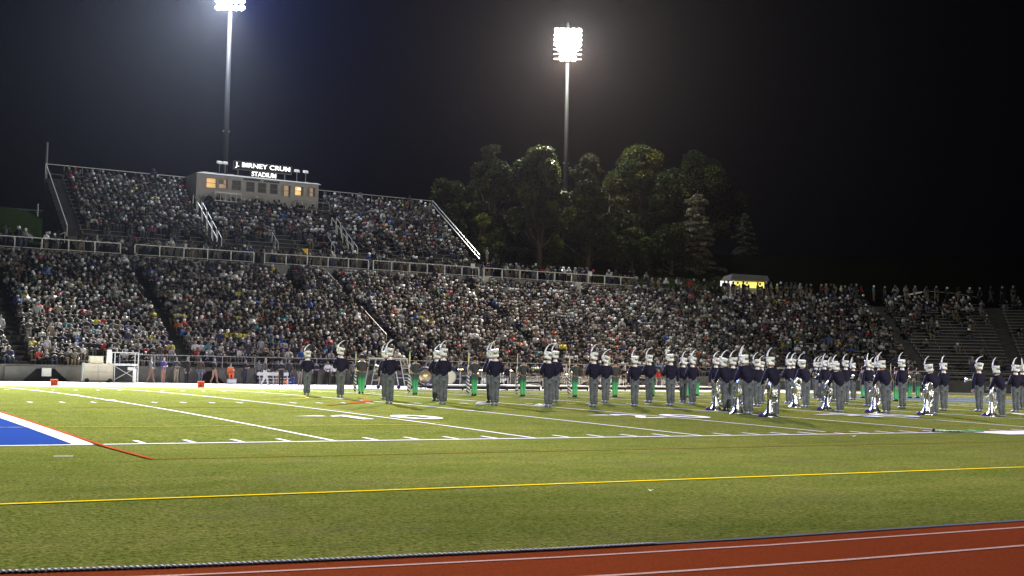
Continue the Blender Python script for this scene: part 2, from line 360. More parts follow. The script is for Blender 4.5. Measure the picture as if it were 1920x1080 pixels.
# railings of the walkway
RW = YC + RB + .25
secs = [(-11, 20.3, 'white rail section at the far left of the upper walkway'), (21.5, 31.9, 'white rail section of the upper walkway right of the left gap'), (32.9, 43.0, 'white rail section of the upper walkway below the press box'), (43.5, 54.8, 'white rail section of the upper walkway left of the white pillar'), (55.4, 74.0, 'long white rail section of the upper walkway in front of the trees')]
for x0, x1, lb in secs:
    t = thing('guard_rail', lb, 'railing', (x0, RW, 10.32), 0, 'railings of the stands'); L = x1 - x0
    MB().box(0, L, -.035, .035, .93, 1.0).build('top_rail', RAILW, t)
    MB().box(0, L, -.02, .02, .10, .15).build('bottom_rail', RAILW, t)
    n = max(2, round(L / 2.05))
    for i in range(n + 1): MB().box(L * i / n - .045, L * i / n + .045, -.045, .045, -.02 if 0 < i < n else -.9, .93).build('post', RAILW, t)
for x, lb in ((55.1, 'pale concrete pillar at the gap in the walkway railing'), (66.0, 'pale narrow pillar below the walkway railing in front of the trees')):
    MB().box(-.35, .35, -.2, .2, -1.7, 0).box(-.42, .42, -.26, .26, 0, .08).build('wall_pillar', mat('pillar_concrete', (.42, .42, .40), .8, noise=.1, nscale=4), label=lb, cat='pillar', group='walkway pillars').location = (x, RW - .62, 10.25)
# ------------------------------------------------------------ upper stand
UX0, UX1, UY, UZ, UN, UD, UR = 16.9, 57.6, 88.6, 12.0, 15, .72, .45
up = thing('grandstand', 'smaller upper grandstand with the white press box on top', 'grandstand')
mb = MB(); pts = []
for i in range(UN): pts += [(UY + i * UD, UZ + i * UR), (UY + (i + 1) * UD, UZ + i * UR)]
pts = [(UY, 10.3)] + pts + [(UY + UN * UD, 10.3)]
vs = [(x, y, z) for x in (UX0, UX1) for y, z in pts]; k = len(pts)
mb.add(vs, [(j, k + j, k + j + 1, j + 1) for j in range(k - 1)] + [tuple(range(k)), tuple(range(k, 2 * k))[::-1]]); mb.build('terrace', CONC, up)
UA = [(30.3, .6), (43.7, .6)]
ucuts = [UX0 + 1.3, 29.7, 30.9, 43.1, 44.3, UX1 - 1.0]
for i in range(UN):
    mb = MB(); y = UY + i * UD; z = UZ + i * UR
    for a, b in zip(ucuts[::2], ucuts[1::2]):
        if i > 9 and a == 30.9: continue
        mb.box(a, b, y + .34, y + .58, z + .39, z + .43)
        x = a + .2
        while x < b: mb.box(x - .03, x + .03, y + .43, y + .49, z, z + .39); x += 2.4
    mb.build('bench', ALU, up)
mb = MB().box(UX0, UX1, UY - .35, UY - .003, 10.28, 12.05); mb.build('retaining_wall', mat('retaining_wall', (.10, .095, .09), .9, noise=.2, nscale=.8), up)
for x in (36.0, 41.7): handrail('handrail', ((x, UY + .1, UZ + .75), (x, UY + 1.9, UZ + 1.95)), 'short pale handrail in the empty front rows of the upper stand, ' + ('left of two' if x == 36.0 else 'right of two'))
def upz(y): return UZ + (y - UY) / UD * UR
for x, hh, n_, ya, yb, lb in ((UX0, (1.05,), 1, UY - .1, UY + 10.8, 'bright solid rail along the left edge of the upper stand'), (30.0, (.95,), 5, UY - .2, UY + 8.0, 'broken pale rail left of the press box stairs'), (30.45, (.95,), 5, UY - .2, UY + 8.0, 'broken pale rail just right of the press box stairs'), (43.45, (.95,), 4, UY - .2, UY + 5.6, 'broken pale rail left of the second upper stairs'), (43.95, (.95,), 4, UY - .2, UY + 5.6, 'broken pale rail right of the second upper stairs'), (UX1, (1.05, .62), 1, UY - .1, UY + 10.8, 'double pale rail along the right edge of the upper stand')):
    t = thing('handrail', lb, 'handrail', (x, ya, upz(ya)), 0, 'hand rails in the stands')
    for h in hh:
        for j in range(n_):
            a = ya + (yb - ya) * j / n_; b = ya + (yb - ya) * (j + (.78 if n_ > 1 else 1)) / n_
            MB().bar((0, a - ya, upz(a) - upz(ya) + h), (0, b - ya, upz(b) - upz(ya) + h), .07 if n_ == 1 else .05).build('rail', RAILM, t)
            for q in (a, b): MB().box(-.03, .03, q - ya - .03, q - ya + .03, upz(q) - upz(ya), upz(q) - upz(ya) + h).build('post', RAILM, t)
YT = UY + UN * UD + .05
for x0, x1, lb in ((UX0, 30.2, 'thin fence rail behind the top row left of the press box'), (43.0, UX1, 'thin fence rail behind the top row right of the press box')):
    t = thing('guard_rail', lb, 'railing', (x0, YT, 18.3), 0, 'railings of the stands')
    MB().bar((0, 0, 1.45), (x1 - x0, 0, 1.45), .06).build('top_rail', RAILM, t)
    MB().bar((0, 0, .55), (x1 - x0, 0, .55), .03).build('middle_rail', _m['grey_rail'], t)
    for i in range(9): q = (x1 - x0) * i / 8; MB().box(q - .03, q + .03, -.03, .03, -.5, 1.45).build('post', _m['grey_rail'], t)
# sloping rail and steps at the left foot of the upper stand
handrail('handrail', ((16.6, 87.6, 12.3), (14.3, 86.0, 11.1)), 'pale sloping rail left of the foot of the upper stand')
# ------------------------------------------------------------ press box
pb = thing('press_box', 'long cream press box with nine windows on top of the upper stand', 'building', (30.2, 96.0, 16.0))
PW = mat('press_box_wall', (.31, .30, .28), .85, noise=.10, nscale=1.2); PWX = 12.6
wins = [(.95, 2.0, 2.42, 3.42, 1), (2.2, 3.12, 2.45, 3.42, 2), (3.5, 4.45, 2.42, 3.42, 0), (4.95, 5.85, 2.38, 3.42, 0), (6.15, 7.05, 2.38, 3.42, 0), (7.4, 8.25, 2.38, 3.42, 0), (8.6, 9.6, 2.25, 3.42, 3), (10.05, 10.95, 2.46, 3.42, 4), (11.35, 12.25, 2.46, 3.42, 5)]
mb = MB(); xs_ = [0] + [c for w in wins for c in (w[0], w[1])] + [PWX]
for a, b in zip(xs_[::2], xs_[1::2]): mb.box(a, b, 0, .15, 0, 3.75)
for a, b, z0, z1, _ in wins: mb.box(a, b, 0, .15, 0, z0); mb.box(a, b, 0, .15, z1, 3.75)
mb.box(0, .15, .15, 3.2, 0, 3.75); mb.box(PWX - .15, PWX, .15, 3.2, 0, 3.75); mb.box(0, PWX, 3.2, 3.35, 0, 3.75)
mb.build('wall', PW, pb)
MB().box(.15, PWX - .15, .15, 3.2, 2.0, 2.05).build('floor', mat('box_floor', (.1, .08, .06)), pb)
MB().add([(-.2, -.25, 3.75), (PWX + .2, -.25, 3.75), (PWX + .2, 3.5, 3.75), (-.2, 3.5, 3.75), (.9, .6, 4.05), (PWX + .1, .6, 4.0), (PWX + .1, 3.4, 4.0), (.9, 3.4, 4.05)], [(0, 3, 2, 1), (0, 1, 5, 4), (1, 2, 6, 5), (2, 3, 7, 6), (3, 0, 4, 7), (4, 5, 6, 7)]).build('roof', mat('press_roof', (.30, .29, .26), .8), pb)
FRM = mat('window_frame', (.20, .18, .15), .6)
PANE = mat('dark_pane', (.012, .012, .014), .3, spec=.08); BLK = mat('blinds', (.22, .2, .17), .8)
LITW = mat('lit_room_wall', (.8, .55, .25), .9, emit=(1, .60, .22), estr=.75); LITD = mat('dim_room_wall', (.5, .4, .3), .9, emit=(1, .66, .38), estr=.30)
for a, b, z0, z1, kd in wins:
    mb = MB(); t_ = .05
    for q in ((a, b, z0, z0 + t_), (a, b, z1 - t_, z1), (a, a + t_, z0, z1), (b - t_, b, z0, z1), (a, b, (z0 + z1) / 2 - .02, (z0 + z1) / 2 + .02)): mb.box(q[0], q[1], .03, .10, q[2], q[3])
    w = mb.build('window', FRM, pb)
    if kd in (0,): MB().box(a + t_, b - t_, .06, .07, z0 + t_, z1 - t_).build('pane', PANE, w)
    else:
        m_ = LITW if kd in (1, 4) else LITD
        MB().box(a - .1, b + .1, .9, .95, z0 - .1, z1 + .1).build('lit_interior', m_, w)
        if kd in (2, 3, 5):
            MB().box(a + t_, a + (.55 if kd == 2 else .4), .2, .22, (z0 + z1) / 2 if kd == 2 else z0 + t_, z1 - t_).build('blind', BLK, w)
        if kd == 4: MB().lathe([(.001, 0), (.14, 0), (.14, .05), (.001, .05)], 10, Matrix.Translation((b - .2, .6, z1 - .22))).build('ceiling_lamp', mat('ceiling_lamp', (1, 1, 1), emit=(1, .9, .7), estr=5), w)
MB().box(4.7, 6.4, -.02, -.003, 3.52, 3.70).build('plaque', mat('plaque_dark', (.02, .02, .02), .5), pb); MB().box(6.75, 8.4, -.02, -.003, 3.50, 3.68).build('plaque', _m['plaque_dark'], pb)
for x0, x1, z, nm in ((1.5, 4.2, 1.05, 0), (9.9, 13.4, .95, 1)):
    MB().box(x0, x1, -1.1, -.003, z - .15, z).build('balcony_floor', CONC, pb)
    mb = MB().box(x0, x1, -1.1, -1.05, z + .85, z + .91).box(x0, x1, -1.1, -1.06, z + .06, z + .10)
    for i in range(6): q = x0 + .02 + (x1 - x0 - .06) * i / 5; mb.box(q, q + .035, -1.095, -1.06, z, z + .88)
    mb.box(x1 - .04, x1, -1.1, -.003, z + .85, z + .9).box(x0, x0 + .04, -1.1, -.003, z + .85, z + .9).build('balcony_rail', RAILM if nm == 0 else _m['grey_rail'], pb)
# stadium sign
sg = thing('stadium_sign', 'white lit letters J. BIRNEY CRUM STADIUM on a dark board above the press box', 'sign', (34.1, 97.0, 20.05))
SGB = mat('sign_board', (.012, .012, .014), .6)
MB().box(0, 6.15, 0, .18, .62, 1.45).build('board', SGB, sg); MB().box(1.75, 4.65, 0, .18, -.02, .615).build('board', SGB, sg)
mb = MB()
for q in ((0, 6.15, .62, .66), (0, 6.15, 1.41, 1.45), (0, .04, .62, 1.45), (6.11, 6.15, .62, 1.45)): mb.box(q[0], q[1], -.03, -.002, q[2], q[3])
mb.build('board_trim', mat('sign_trim', (.2, .2, .2), .5), sg)
SL = mat('sign_letters', (.9, .9, .9), .5, emit=(1, 1, 1), estr=1.5)
def text(body, width, x, z, name, m_, parent, y=-.03, height=None, ext=.03, off=.018):
    c = bpy.data.curves.new('t', 'FONT'); c.body = body; c.extrude = ext; c.offset = off; c.size = 1
    o = bpy.data.objects.new('t', c); COL.objects.link(o); bpy.context.view_layer.update()
    me = bpy.data.meshes.new_from_object(o.evaluated_get(bpy.context.evaluated_depsgraph_get())); bpy.data.objects.remove(o)
    V = np.array([v.co[:] for v in me.vertices]); x0, x1 = V[:, 0].min(), V[:, 0].max(); y0, y1 = V[:, 1].min(), V[:, 1].max()
    sx = width / (x1 - x0); sy = height / (y1 - y0) if height else sx
    for v in me.vertices: v.co = ((v.co.x - x0) * sx, -v.co.z, (v.co.y - y0) * sy)
    me.materials.clear(); me.materials.append(m_); q = bpy.data.objects.new(name, me); link(q, parent); q.location = (x, y, z); return q
text('J. BIRNEY CRUM', 5.75, .2, .76, 'letters', SL, sg, height=.60, off=.012); text('STADIUM', 2.55, 1.93, .10, 'letters', SL, sg, height=.46, off=.012)
mb = MB()
for x in (.6, 5.5): mb.box(x - .04, x + .04, .2, .28, -.1, 1.2)
mb.build('support', _m['grey_rail'], sg)
for x, z, lb in ((32.73, 21.15, 'small white floodlight above the press box, far left of four'), (33.3, 21.15, 'small white floodlight above the press box beside the light pole'), (40.8, 21.1, 'small white floodlight just right of the stadium sign'), (41.75, 21.1, 'small white floodlight above the press box, far right of four')):
    t = thing('floodlight', lb, 'light', (x, 97, 19.95), 0, 'small floodlights above the press box')
    MB().box(-.03, .03, -.03, .03, 0, z - 20.05).build('post', _m['grey_rail'], t)
    MB().add([(-.2, -.22, z - 20.1), (.2, -.22, z - 20.1), (.26, .16, z - 20.0), (-.26, .16, z - 20.0), (-.2, -.2, z - 19.88), (.2, -.2, z - 19.88), (.24, .18, z - 19.76), (-.24, .18, z - 19.76)], [(0, 3, 2, 1), (4, 5, 6, 7), (0, 1, 5, 4), (1, 2, 6, 5), (2, 3, 7, 6), (3, 0, 4, 7)]).build('lamp_housing', mat('housing_white', (.6, .6, .6), .5, emit=(1, 1, 1), estr=.25), t)
# ------------------------------------------------------------ hill behind
mb = MB(); ss = list(np.arange(-60, 71, 6.5)) + [XC + a for a in range(4, 110, 6)]; ds = [0, 2, 5, 9, 14, 20, 27, 36, 50, 75, 110]
hill_z = lambda d: 10.15 + .27 * min(d, 27) + .07 * max(0, d - 27)
RH = RB + 5.2
vs = []
for i, s in enumerate(ss):
    for j, d in enumerate(ds):
        x, y = P(s, RH + d) if s > -12 else (s, YC + RH + d)
        z = hill_z(d) + (0 if d < 1 else .25 * sin(x * .35 + y * .2) + .2 * sin(x * .13 - y * .31))
        if UX0 - 1 < x < UX1 + .5 and d < 14: z = 10.1
        vs.append((x, y, z))
n = len(ds); mb.add(vs, [(i * n + j, (i + 1) * n + j, (i + 1) * n + j + 1, i * n + j + 1) for i in range(len(ss) - 1) for j in range(n - 1)])
ho = mb.build('hill', mat('hill_unlit_dark', (.002, .003, .0015), 1, spec=0, noise=.5, nscale=.8, bump=.8, bscale=5), smooth=True, kind='structure')  # near-black colour stands in for the unlit night slope
ho.data.materials.append(mat('hill_grass', (.010, .016, .003), .95, spec=0, noise=.5, nscale=1.6, bump=.8, bscale=5))
for p in ho.data.polygons:
    c = p.center
    if (c.x < 17 and c.y < 118) or (74 < c.x < 96 and c.y < 100): p.material_index = 1
# ------------------------------------------------------------ floodlight poles
def aim(o, t): o.rotation_euler = (Vector(t) - o.location).to_track_quat('-Z', 'Y').to_euler()
BULB = mat('flood_bulb', (1, 1, 1), emit=(1, .98, .95), estr=60); BULBO = mat('sodium_bulb', (1, .8, .5), emit=(1, .33, .03), estr=3.2)
def light_pole(loc, zb, zt, head_c, target, label, power, spill, rows, cols, dx=.62, dz=.72, orange=0, size=95, col=(1, .97, .90), glow=0, glow_col=(1, 1, 1)):
    t = thing('light_pole', label, 'light pole', (loc[0], loc[1], zb), 0, 'stadium light poles')
    H = zt - zb
    MB().tube([(0, 0, 0), (0, 0, H * .5), (0, 0, H)], [.34, .27, .2], 12).build('pole', mat('pole_steel', (.025, .025, .027), .6, noise=.1, nscale=2), t, smooth=True)
    mb = MB().box(-.35, .35, -.12, .12, H * .42, H * .42 + .16); mb.build('crossbar', _m['grey_rail'], t)
    d = Vector(target) - Vector((loc[0], loc[1], head_c)); yaw = math.atan2(d.y, d.x) + PI / 2; tilt = math.atan2(-d.z, math.hypot(d.x, d.y))
    M = Matrix.Translation((0, 0, head_c - zb)) @ Matrix.Rotation(yaw, 4, 'Z')
    mb = MB()
    for r in range(rows + (1 if orange else 0)): z = (rows / 2 - r - .5) * dz; mb.box(-cols * dx / 2, cols * dx / 2, -.06, .06, z - .05, z + .05, M)
    mb.build('frame', _m['grey_rail'], t)
    for r in range(rows + (1 if orange else 0)):
        bs = 1.18 if r < rows else 1.45
        nc = (cols if r < rows - 2 or not orange else cols - (r - rows + 3)) if r < rows else orange
        for c in range(nc):
            q = M @ Matrix.Translation(((c - (nc - 1) / 2) * dx * (1 if r < rows else 1.05), -.2, (rows / 2 - r - .5) * dz)) @ Matrix.Rotation(PI / 2 - tilt * .8, 4, 'X') @ Matrix.Scale(bs, 4)
            lm = MB().lathe([(.06, -.28), (.16, -.2), (.29, 0), (.31, .02)], 12, q).build('lamp', mat('lamp_shell', (.3, .3, .3), .4), t, smooth=True)
            MB().lathe([(.001, .0), (.28, .024), (.28, .03), (.001, .05)], 12, q).build('bulb', BULBO if r >= rows else BULB, lm)
    def lamp(kind, dz_, p, c, r, y=-.9, **kw):
        l = bpy.data.lights.new('floodlight_beam', kind); l.energy = p; l.color = c
        l.shadow_soft_size = r
        for k_, v_ in kw.items(): setattr(l, k_, v_)
        o = bpy.data.objects.new('floodlight_beam', l); COL.objects.link(o)
        q = M @ Vector((0, y, dz_)); o.location = q + Vector((loc[0], loc[1], zb)); aim(o, target); o.parent = t; o.matrix_parent_inverse = Matrix.Translation((-loc[0], -loc[1], -zb))
    lamp('SPOT', 0, power, col, .6, spot_size=R_(size), spot_blend=.8)
    if spill: lamp('POINT', .1, spill, (.78, .86, 1.0) if not orange else (.95, 1, .84), .5, y=-2.6)
    if glow:
        l = bpy.data.lights.new('haze_halo_spot', 'SPOT'); l.energy = glow; l.color = glow_col; l.spot_size = R_(64); l.spot_blend = .5; l.shadow_soft_size = .3  # extra spot aimed towards the camera, added only for the halo in the haze
        o = bpy.data.objects.new('haze_halo_spot', l); COL.objects.link(o); q = M @ Vector((0, -1.6, -(rows / 2 * dz + .3) if orange else 0)); o.location = q + Vector((loc[0], loc[1], zb))
        aim(o, (5, -20, 6)); o.parent = t; o.matrix_parent_inverse = Matrix.Translation((-loc[0], -loc[1], -zb))
    return t
light_pole((36.0, 105.5), 14.5, 41.6, 40.3, (0, 38, 0), 'tall light pole behind the press box, its lamps at the top edge', 2500000, 45000, 4, 5, size=36, col=(.96, 1, .93), glow=900000, glow_col=(.26, .34, 1))
light_pole((82.4, 110.5), 14.5, 46.3, 43.7, (34, 28, 0), 'tall light pole behind the trees with a white and orange lamp cluster', 760000, 42000, 6, 5, glow=600000, glow_col=(1, .58, .36), dx=.72, dz=.62, orange=3, size=62, col=(.99, .97, .88))
light_pole((-8.0, -42), 0, 34, 33, (20, 13, 0), 'light pole of the near side left of the camera', 150000, 0, 4, 5, size=42, col=(1, 1, .96))
light_pole((70.0, -42), 0, 34, 33, (58, 30, 0), 'light pole of the near side far right of the camera', 185000, 0, 4, 5, size=74, col=(1, .95, .86))
# ------------------------------------------------------------ bodies
def skin(J, E, sub=1, root=0):
    """J: list of (x,y,z,rx,ry); E: edges -> smooth continuous mesh"""
    me = bpy.data.meshes.new('sk'); me.from_pydata([j[:3] for j in J], E, []); o = bpy.data.objects.new('sk', me); COL.objects.link(o)
    o.modifiers.new('s', 'SKIN')
    if sub: u = o.modifiers.new('u', 'SUBSURF'); u.levels = sub
    sv = me.skin_vertices[0].data if me.skin_vertices else None
    for i, j in enumerate(J): sv[i].radius = (j[3], j[4] if len(j) > 4 else j[3]); sv[i].use_root = (i == root)
    bpy.context.view_layer.update()
    r = bpy.data.meshes.new_from_object(o.evaluated_get(bpy.context.evaluated_depsgraph_get()))
    bpy.data.objects.remove(o); r.shade_smooth(); return r
def joints(pose):
    """standing skeleton, front towards -Y"""
    d = dict(pel=(0, 0, .93, .155, .11), wst=(0, .0, 1.10, .135, .10), chs=(0, -.01, 1.30, .165, .115), upc=(0, .0, 1.42, .13, .09), nk=(0, 0, 1.50, .055, .055), hd0=(0, -.02, 1.59, .075, .085), hd1=(0, -.02, 1.67, .085, .10), hd2=(0, -.01, 1.745, .055, .065),
             hipL=(.085, 0, .86, .095, .10), knL=(.09, -.015, .48, .062, .065), anL=(.09, .02, .09, .042, .045), toL=(.11, -.14, .035, .04, .03),
             hipR=(-.085, 0, .86, .095, .10), knR=(-.09, -.015, .48, .062, .065), anR=(-.09, .02, .09, .042, .045), toR=(-.11, -.14, .035, .04, .03),
             shL=(.175, 0, 1.40, .06, .06), elL=(.25, .02, 1.12, .044, .044), wrL=(.24, -.08, .88, .028, .03), haL=(.235, -.11, .80, .03, .04),
             shR=(-.175, 0, 1.40, .06, .06), elR=(-.25, .02, 1.12, .044, .044), wrR=(-.24, -.08, .88, .028, .03), haR=(-.235, -.11, .80, .03, .04))
    for k, v in pose.items(): d[k] = tuple(v) + tuple(d[k][len(v):])
    return d
BE = [('pel', 'wst'), ('wst', 'chs'), ('chs', 'upc'), ('upc', 'nk'), ('nk', 'hd0'), ('hd0', 'hd1'), ('hd1', 'hd2')] + [(a + s, b + s) for s in 'LR' for a, b in (('hip', 'kn'), ('kn', 'an'), ('an', 'to'), ('sh', 'el'), ('el', 'wr'), ('wr', 'ha'))] + [('pel', 'hipL'), ('pel', 'hipR'), ('upc', 'shL'), ('upc', 'shR')]
def sub_skin(d, keys, edges, grow=(0, 0), sub=1, root=None, over={}):
    dd = dict(d); dd.update(over); ks = list(keys)
    J = [(*dd[k][:3], dd[k][3] + grow[0], dd[k][4] + grow[1]) for k in ks]
    return skin(J, [(ks.index(a), ks.index(b)) for a, b in edges], sub, ks.index(root or ks[0]))
def hands(mb, d):
    """five tapered fingers on each hand, curled"""
    for s in 'LR':
        w = Vector(d['wr' + s][:3]); h = Vector(d['ha' + s][:3]); dr = (h - w).normalized(); sd = dr.cross(Vector((0, 0, 1)))
        if sd.length < .1: sd = dr.cross(Vector((0, 1, 0)))
        sd.normalize(); nrm = sd.cross(dr)
        for k, L in enumerate((.068, .078, .072, .056)):
            b = h + sd * (k - 1.5) * .019 + dr * .015; mb.tube([b, b + dr * L * .55, b + dr * L * .85 + nrm * L * .35], [.0095, .0085, .006], 5)
        b = (w + h) / 2 + sd * -.03; mb.tube([b, b + dr * .03 - sd * .022, b + dr * .06 - sd * .02 + nrm * .01], [.011, .0095, .007], 5)
    return mb
def face(mb, d):
    h = Vector(d['hd1'][:3])
    mb.tube([h + Vector((0, -.095, .01)), h + Vector((0, -.118, -.025))], [.008, .016], 6)
    for s in (-1, 1):
        mb.tube([h + Vector((s * .085, .0, -.03)), h + Vector((s * .092, .008, .03))], [.012, .017], 6)
        mb.tube([h + Vector((s * .034, -.088, .02)), h + Vector((s * .034, -.099, .02))], [.014, .008], 6)
    mb.tube([h + Vector((-.025, -.098, -.055)), h + Vector((.025, -.098, -.055))], [.008, .008], 6)
    return mb
def join(me, mb):
    bm = bmesh.new(); bm.from_mesh(me); n = len(me.vertices)
    vs = [bm.verts.new(v) for v in mb.v]
    for f in mb.f:
        try: bm.faces.new([vs[i] for i in f])
        except ValueError: pass
    bm.to_mesh(me); bm.free(); me.shade_smooth(); return me
SKIN = mat('skin', (.36, .21, .14), .6); NAVY = mat('navy_jacket', (.006, .0045, .022), .8, noise=.3, nscale=5, bump=.5, bscale=9)
GREY = mat('grey_trousers', (.115, .126, .138), .85, noise=.4, nscale=7, bump=1.0, bscale=14, spec=.15)
HATW = mat('shako_white', (.82, .82, .80), .55); FEA = mat('plume_white', (.86, .86, .85), .9, noise=.15, nscale=20, bump=.8, bscale=60)
MESHG = mat('shako_grey', (.16, .165, .17), .6, noise=.3, nscale=40); SHO = mat('grey_shoe', (.22, .235, .26), .5); PURP = mat('purple_cloth', (.045, .015, .22), .7)
SIL = mat('silver_brass', (.78, .78, .74), .24, metal=1, noise=.25, nscale=14, bump=.6, bscale=22)
def body_obj(me, name, m, parent):
    me.materials.clear(); me.materials.append(m); o = bpy.data.objects.new(name, me); return link(o, parent)
def shako(parent, d, plume_side=1, tilt=0, turned=False):
    h = Vector(d['hd1'][:3]); M = Matrix.Translation(h + Vector((0, 0, .03))) @ Matrix.Rotation(tilt, 4, 'Y')
    mb = MB().lathe([(.104, -.06), (.116, -.055), (.116, -.03), (.108, -.025), (.116, .06), (.132, .135), (.138, .15), (.13, .158), (.05, .165)], 18, M, sy=1.12)
    mb.add([M @ Vector((.11 * sin(a), -.118 * cos(a), -.05)) for a in np.linspace(-1, 1, 7)] + [M @ Vector((.12 * sin(a), -.118 * cos(a) - .055, -.075)) for a in np.linspace(-1, 1, 7)], [(i, i + 1, i + 8, i + 7) for i in range(6)])
    hat = mb.build('shako_hat', HATW, parent, smooth=True)
    # grey oval mesh at the back, chin chain loop
    n = 14; vs = [M @ Vector((.075 * cos(2 * PI * i / n), .128 + .0035, .055 + .05 * sin(2 * PI * i / n))) for i in range(n)]; vs2 = [v + Vector((0, -.02, 0)) for v in vs]
    MB().add(vs + vs2, [tuple(range(n)), tuple(range(n, 2 * n))[::-1]] + [(i, (i + 1) % n, n + (i + 1) % n, n + i) for i in range(n)]).build('oval_badge', MESHG, hat)
    MB().tube([M @ Vector((.112 * cos(a), .125 * sin(a) + .006, -.045 - .035 * sin(a))) for a in np.linspace(.1, PI - .1, 9)], .013, 6).build('chin_band', FEA, hat, smooth=True)
    s = plume_side; pl = [M @ Vector(q) for q in ((.13 * s, .02, -.02), (.155 * s, .02, .08), (.15 * s, .02, .19), (.115 * s, .02, .30), (.05 * s, .02, .39), (-.03 * s, .02, .445), (-.07 * s, .02, .455))]
    MB().tube(pl, [.045, .046, .034, .025, .019, .013, .005], 8, flat=.7).build('plume', FEA, hat, smooth=True)
    return hat
def musician(pose, plume=-1, tilt=0, lean_hem=0, gloves=False):
    """plumed musician, front towards -Y"""
    t = thing('person', 'musician', 'musician')
    d = joints(pose)
    me = sub_skin(d, d.keys(), BE, root='pel'); x = face(hands(MB(), d), d); join(me, x); body_obj(me, 'body', SKIN, t)
    tk = ['pel', 'hipL', 'knL', 'anL', 'hipR', 'knR', 'anR', 'wst']
    o = {'anL': (d['anL'][0], d['anL'][1], .07, .07, .085), 'anR': (d['anR'][0], d['anR'][1], .07, .07, .085), 'knL': (*d['knL'][:3], .078, .085), 'knR': (*d['knR'][:3], .078, .085), 'hipL': (*d['hipL'][:3], .108, .128), 'hipR': (*d['hipR'][:3], .108, .128), 'pel': (*d['pel'][:3], .165, .125), 'wst': (d['wst'][0], d['wst'][1], d['wst'][2] + .02, .155, .115)}
    me = sub_skin(d, tk, [('pel', 'hipL'), ('hipL', 'knL'), ('knL', 'anL'), ('pel', 'hipR'), ('hipR', 'knR'), ('knR', 'anR'), ('pel', 'wst')], sub=2, root='pel', over=o); body_obj(me, 'trousers', GREY, t)
    jk = ['pelj', 'wst', 'chs', 'upc', 'shL', 'elL', 'wrL', 'shR', 'elR', 'wrR']
    p = d['pel']; o = {'pelj': (p[0] + .01, p[1], .93, .178, .140), 'wst': (*d['wst'][:3], .175, .135), 'chs': (*d['chs'][:3], .21, .155), 'upc': (*d['upc'][:3], .15, .11)}
    for s in 'LR': o['sh' + s] = (*d['sh' + s][:3], .082, .082); o['el' + s] = (*d['el' + s][:3], .066, .066); o['wr' + s] = (*d['wr' + s][:3], .05, .05)
    me = sub_skin(d, jk, [('pelj', 'wst'), ('wst', 'chs'), ('chs', 'upc'), ('upc', 'shL'), ('shL', 'elL'), ('elL', 'wrL'), ('upc', 'shR'), ('shR', 'elR'), ('elR', 'wrR')], sub=2, root='chs', over=o)
    for v in me.vertices:      # slanted hem, longer on one side
        if v.co.z < 1.04 and abs(v.co.x) < .22: v.co.z -= max(0, (v.co.x + .14)) * .30
    body_obj(me, 'jacket', NAVY, t)
    n_ = Vector(d['nk'][:3]); MB().lathe([(.10, -.075), (.085, -.035), (.066, .03), (.07, .045), (.05, .05)], 14, Matrix.Translation(n_)).build('collar', HATW, t, smooth=True)
    for s in 'LR':
        a = Vector(d['an' + s][:3]); q = Vector(d['to' + s][:3])
        MB().tube([(a.x, a.y + .06, .045), (a.x, a.y - .03, .05), ((a.x + q.x) / 2, (a.y + q.y) / 2 - .02, .045), (q.x, q.y - .05, .035)], [.04, .05, .048, .025], 8).build('shoe', SHO, t, smooth=True)
        if gloves: MB().lathe([(.03, -.05), (.045, -.02), (.05, .03), (.03, .06)], 8, Matrix.Translation(Vector(d['ha' + s][:3]))).build('glove', FEA, t, smooth=True)
    shako(t, d, plume, tilt); return t
fwd = dict(elL=(.27, -.02, 1.16), wrL=(.16, -.24, 1.10), haL=(.10, -.30, 1.13), elR=(-.27, -.02, 1.16), wrR=(-.16, -.24, 1.10), haR=(-.10, -.30, 1.13))
close = dict(hipL=(.08, 0, .86), knL=(.07, -.01, .48), anL=(.062, .02, .09), toL=(.085, -.13, .035), hipR=(-.08, 0, .86), knR=(-.07, -.01, .48), anR=(-.062, .02, .09), toR=(-.085, -.13, .035))
mA = musician({**close, **fwd}, 1, -.03)
mB = musician({**close, **fwd, 'hd1': (.02, -.03, 1.665), 'hd2': (.03, -.02, 1.74)}, 1, -.14)
bow = {k: (v[0] - .0, v[1] - .0, v[2]) for k, v in fwd.items()}
mC = musician({**close, 'chs': (.03, -.08, 1.27), 'upc': (.04, -.12, 1.375), 'nk': (.04, -.15, 1.44), 'hd0': (.04, -.18, 1.52), 'hd1': (.04, -.2, 1.60), 'hd2': (.04, -.2, 1.67), 'shL': (.215, -.12, 1.35), 'elL': (.30, -.16, 1.10), 'wrL': (.26, -.34, .98), 'haL': (.25, -.40, .96), 'shR': (-.14, -.12, 1.36), 'elR': (-.24, -.16, 1.12), 'wrR': (-.10, -.36, 1.02), 'haR': (-.04, -.42, 1.02)}, 1, .10)
mD = musician({**close, 'elR': (-.25, -.02, 1.17), 'wrR': (-.15, -.2, 1.14), 'haR': (-.08, -.26, 1.16), 'elL': (.27, .02, 1.10), 'wrL': (.27, .0, .86), 'haL': (.27, -.01, .78), 'hd1': (.0, -.02, 1.67)}, 1, .05)
PROT = dict(A=mA, B=mB, C=mC, D=mD)
ORD = ['zeroth', 'first', 'second', 'third', 'fourth', 'fifth', 'sixth', 'seventh', 'eighth', 'ninth', 'tenth', 'eleventh', 'twelfth', 'thirteenth', 'fourteenth', 'fifteenth', 'sixteenth', 'seventeenth', 'eighteenth', 'nineteenth', 'twentieth']
TENS = ['', '', 'twenty', 'thirty', 'forty', 'fifty']
def ordn(n):
    if n <= 20: return ORD[n]
    t, u = divmod(n, 10)
    return TENS[t] + '-' + ORD[u] if u else TENS[t][:-1] + 'ieth'
